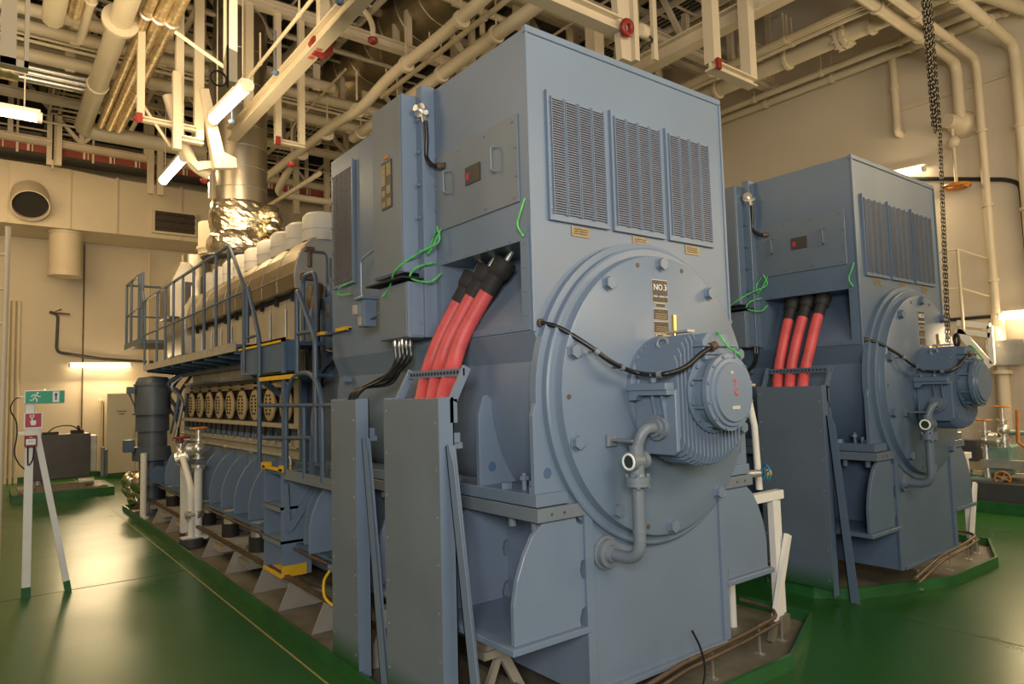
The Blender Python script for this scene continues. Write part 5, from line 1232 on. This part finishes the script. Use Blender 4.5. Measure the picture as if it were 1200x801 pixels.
for i in range(14):
    x_ = -1.6+.83*i; y_ = 7.4+(i*1.9)%8.2
    single(MB().box(x_-.03,x_+.03,y_-.03,y_+.03,7.1,8.9),'roof_hanger',STEELC,'thin cream upright hanger among the roof pipes','post','thin uprights among the roof pipes')
# back catwalk
cw = thing('roof_catwalk', (3,16.6,7.6), 'high catwalk with red floor plates and cream rails before the back wall', 'catwalk')
zc = (1.591,16.600,6.844)[2]
MB().box(-4.9,11.3,16.56,17.5,zc+.06,zc+.08).build('deck_plates', GREY, cw)
MB().box(-4.9,11.3,16.5,16.55,zc-.04,zc+.09).build('red_fascia', CATR, cw)
m = MB()
for k in range(34): m.box(-4.7+k*.48,-4.66+k*.48,16.47,16.5,zc-.05,zc+.12).box(-4.62+k*.48,-4.60+k*.48,16.47,16.5,zc-.05,zc+.12)
m.box(-4.9,11.3,16.47,16.5,zc+.12,zc+.15).build('deck_edge', STEELC, cw)
for z in (.42,.75,1.08): MB().tube([(-4.9,16.5,zc+z),(11.3,16.5,zc+z)],.02,6).build('guard_rail', STEELC, cw)
m = MB()
for k in range(13): m.box(-4.8+k*1.3,-4.76+k*1.3,16.48,16.52,zc-.1,zc+1.1)
m.build('rail_posts', STEELC, cw)
a = (1.133,16.450,7.361); single(MB().box(a[0]-.07,a[0]+.02,16.3,16.4,(1.121,16.300,6.543)[2],9.6),'roof_stanchion',CREAM,'slim cream column standing on the air duct at left','column')
a = (1.002,16.450,7.332); single(MB().ibeam((a[0],16.42,(1.121,16.300,6.543)[2]),(a[0],16.42,9.6),.2,.2).box(a[0]-.1,a[0]+.1,16.38,16.46,(1.121,16.300,6.543)[2],9.6),'roof_stanchion',STEELC,'wide grey-cream column beside the slim one at left','column')
for i,(px_) in enumerate(((2.777,16.300,7.671),(2.965,16.300,7.519),(6.008,16.300,7.292),(6.805,16.300,7.434))):
    single(MB().box(px_[0]-.06,px_[0]+.06,16.25,16.37,6.2,9.6),'roof_stanchion',STEELC,['first slim column left of the stack','second slim column left of the stack','slim column right of the stack','slim column behind the grille'][i],'column')
struct('trim_4', MB().box(-5,11.5,18.52,18.6,7.9,10.2), DARK)
# near left vertical hangers
a = (1.771,6.500,5.053); single(MB().box(a[0]-.05,a[0]+.05,6.45,6.55,(1.757,6.500,4.659)[2],8.4),'roof_hanger',CREAM,'cream vertical post dropping from the roof above the lamp','post')
a = (1.733,6.500,5.042); single(MB().tube([(a[0],6.45,(1.749,6.500,4.591)[2]),(a[0],6.45,8.4)],.012,6).ring((a[0]-.08,6.45,(1.711,6.500,4.655)[2]),(0,1,0),.07,.01,14,5),'black_cable',BLACK,'black cable with a coil beside the vertical post above the lamp','cable')
a = (0.102,6.400,4.578); single(MB().box(a[0]-.06,a[0]+.04,6.35,6.45,(0.096,6.400,4.316)[2],7.6).box(a[0]+.09,a[0]+.12,6.35,6.45,(0.096,6.400,4.316)[2],7.6).box(a[0]-1.2,a[0]+.12,6.35,6.45,(0.096,6.400,4.343)[2]-.03,(0.096,6.400,4.343)[2]+.03),'roof_hanger',CREAM,'cream hanger post at the far upper left corner','post')
a = (2.142,9.000,5.464)
def xz(p): return (p[0],p[2])
single(MB().prism(1,[xz(p) for p in ((2.059,8.950,5.580),(2.160,8.950,5.606),(2.347,8.950,4.823),(2.494,8.950,4.773),(2.505,8.950,4.651),(2.235,8.950,4.602))],8.88,9.0).prism(1,[xz(p) for p in ((1.970,9.020,4.661),(2.376,9.020,4.760),(2.377,9.020,4.692),(2.070,9.020,4.570))],9.0,9.06),'slanted_beam',CREAM,'thick slanted cream beam meeting a bracket in front of the stack','beam')
single(MB().tube(fillet([(1.756,9.200,5.531),(1.918,9.200,4.980),(2.071,9.200,4.665),(2.246,9.200,4.595)],.3,5),.07,8),'bent_brace_tube',CREAM,'curved cream strut left of the stack','strut')
single(MB().beam((1.792,8.900,5.721),(1.799,8.900,4.755),.09,.09,(0,1,0)),'roof_hanger',CREAM,'upright cream strut by the lamps left of the stack','strut')
# thin diagonal rods
single(MB().tube([(1.374,9.000,5.362),(1.752,9.000,4.808)],.02,6),'diagonal_rod',CREAM,'thin diagonal rod below the foil pipes','rod')
single(MB().tube([(1.392,7.000,5.268),(1.891,7.000,5.020)],.02,6),'diagonal_rod',CREAM,'thin diagonal rod between foil pipes and the post','rod')
single(MB().tube([(4.206,13.000,5.337),(4.469,11.000,5.503)],.04,6),'diagonal_rod',CREAM,'diagonal rod right of the stack','rod')
# fire detectors hanging
for i,(p,m_) in enumerate((((2.535,7.500,5.356),'detector below the truss left of the monorail'),((2.338,8.500,5.083),'detector beside the stack under the monorail end'),((2.428,5.500,5.185),'detector at the top centre'),)):
    single(MB().lathe(p,(0,0,1),[(-.02,.02),(0,.04),(.02,.04),(.03,.02)],12).cyl(p,(p[0],p[1],p[2]+.5),.01,n=6),'heat_detector',BLUE2,'small blue hanging '+m_,'detector')
# red tags seen among the steelwork
for i,(p) in enumerate(((3.198,6.400,5.466),(1.395,9.000,5.082),(3.258,9.000,4.872),(2.242,9.400,4.580))):
    single(MB().lathe(p,(0,0,1),[(-.04,.03),(-.02,.055),(.015,.055),(.03,.03)],12),'red_bell',RED,['red round bell under a thin pipe above the cabinet','small red fitting on the hanger left of the stack','small red fitting on the pipe elbow right of the stack','small red fitting left of the stack base'][i],'fitting')
single(MB().tube(fillet([((3.198,6.400,5.466)[0],6.4,(3.198,6.400,5.466)[2]),((3.198,6.400,5.466)[0],6.4,(3.201,6.400,5.674)[2]),((3.201,6.400,5.674)[0]-.3,6.4,(3.201,6.400,5.674)[2]+.25),((3.201,6.400,5.674)[0]-.3,6.4,(3.201,6.400,5.674)[2]+.8)],.2,5),.03,8),'bell_pipe',CREAM,'thin curved cream pipe carrying the red bell','pipe')
single(MB().tube(fillet([((4.417,12.200,6.000)[0],(4.417,12.200,6.000)[1],5.95),((4.417,12.200,6.000)[0],(4.417,12.200,6.000)[1],6.7),((4.036,10.826,6.000)[0]+.3,(4.036,10.826,6.000)[1]-1.2,6.75)],.2,5),.02,8),'thin_riser',CREAM,'thin cream riser with a bend right of the stack','pipe')

# ================================================================ LAMPS
def lamprods(p0, p1, top):
    return None
def lampfix(p0, p1, label, w=.10, up=(0,0,1), power=0, wall=None):
    p0 = Vector(p0); p1 = Vector(p1); c = (p0+p1)/2; t = thing('fluorescent_lamp', c, label, 'lamp', None)
    off = Vector(wall) if wall else Vector((0,0,.05))
    MB().beam(p0+off, p1+off, w, .05, up).build('lamp_housing', LAMPB, t)
    d = (p1-p0).normalized()
    MB().tube([p0+d*.02, p1-d*.02], w*.48, 10).build('glowing_tube', TUBE, t)
    MB().cyl(p0-d*.02,p0+d*.03,w*.55,n=10).cyl(p1-d*.03,p1+d*.02,w*.55,n=10).build('end_cap', LAMPB, t)
    if not wall:
        for q in (p0+d*.15, p1-d*.15): MB().tube([q+Vector((0,0,.05)), (q.x,q.y,6.95 if q.y > 9.2 else 7.25)],.008,5).build('drop_rod', STEELC, t)
    if power:
        l = bpy.data.lights.new('lamp_light','AREA'); l.shape='RECTANGLE'; l.size=(p1-p0).length; l.size_y=.12; l.energy=power; l.color=(1,.74,.42)
        o = bpy.data.objects.new('lamp_light', l); COL.objects.link(o)
        dr = -off.normalized() if wall else Vector((0,0,-1))
        x = d; z = -dr; y = z.cross(x); M = Matrix((x,y,z)).transposed().to_4x4(); M.translation = c+dr*.10; o.matrix_world = M
    return t
lampfix((2.266,7.638,5.200),(2.205,8.837,5.200),'glowing fluorescent lamp under the roof left of the monorail beam',.13,power=24)
lampfix((2.218,10.469,5.200),(2.192,11.816,5.200),'smaller glowing fluorescent lamp left of the exhaust stack',.13,power=28)
a=(-0.150,9.400,4.944);b_=(0.447,9.400,5.013)
lampfix((a[0],9.4,b_[2]),(b_[0],9.4,b_[2]),'glowing fluorescent lamp at the upper left edge',.12,power=30)
a=(1.524,18.450,2.563);b_=(2.776,18.450,2.564)
lampfix((a[0],18.45,a[2]),(b_[0],18.45,a[2]),'glowing wall lamp above the cabinet on the back wall',.07,wall=(0,.06,.05),power=70)
a=(11.300,4.567,4.944);b_=(11.300,4.185,4.932)
lampfix((11.3,a[1]+.25,a[2]),(11.3,b_[1],a[2]-.03),'glowing wall lamp above the top corner of the second generator',.08,wall=(.08,0,.06),power=50)
a=(11.300,3.388,2.543)
lampfix((11.3,a[1],a[2]),(11.3,a[1]-1.2,a[2]),'glowing wall lamp at the right edge over the purifier skid',.08,wall=(.08,0,.06),power=50)
def area(loc, target, sx, sy, e, col):  # added key and fill lights, no fixtures stand at these spots
    l = bpy.data.lights.new('area','AREA'); l.shape='RECTANGLE'; l.size=sx; l.size_y=sy; l.energy=e; l.color=col
    o = bpy.data.objects.new('fill_light', l); COL.objects.link(o); o.location = loc
    o.rotation_euler = (Vector(target)-Vector(loc)).to_track_quat('-Z','Y').to_euler(); return o
area((-1.5,-1.6,2.7),(3,3.2,1.3),1.6,1.2,215,(1,.96,.92))
area((1.8,-3.2,4.6),(4.0,3,1.5),3,2,110,(1,.93,.86))
area((-2.5,7,5.4),(2.5,9,2),3,3,125,(1,.74,.42))
area((0,14,5.4),(2.5,16.5,2.5),3,3,105,(1,.70,.36))
area((9.3,.5,4.4),(9.5,5,2),2,2,75,(1,.78,.48))
area((8.6,-2.6,3.4),(6.4,2.5,1.6),1.6,1.6,85,(1,.72,.42))
area((3.5,-1,3.9),(4.5,8,8.5),3,2,140,(1,.80,.52))
area((1.0,7,4.6),(2,11,8.5),3,3,95,(1,.78,.48))
w = bpy.data.worlds.new('World'); scene.world = w; w.use_nodes = True
w.node_tree.nodes['Background'].inputs[0].default_value = (1,.85,.65,1); w.node_tree.nodes['Background'].inputs[1].default_value = .3

# ================================================================ CAMERA
cam = bpy.data.cameras.new('camera'); cam.sensor_width = 36; cam.lens = 24; cam.clip_end = 100
co = bpy.data.objects.new('camera', cam); COL.objects.link(co)
yaw, pitch, roll = .659029, .0717977, -.0279084
f = Vector((math.sin(yaw)*math.cos(pitch), math.cos(yaw)*math.cos(pitch), math.sin(pitch)))
r = Vector((math.cos(yaw), -math.sin(yaw), 0)); u = r.cross(f)
R_ = r*math.cos(roll)+u*math.sin(roll); U_ = -r*math.sin(roll)+u*math.cos(roll)
M = Matrix((R_, U_, -f)).transposed().to_4x4(); M.translation = (0,0,1.7); co.matrix_world = M
scene.camera = co
scene.view_settings.view_transform = 'Standard'
scene.view_settings.look = 'None'
scene.view_settings.exposure = 0
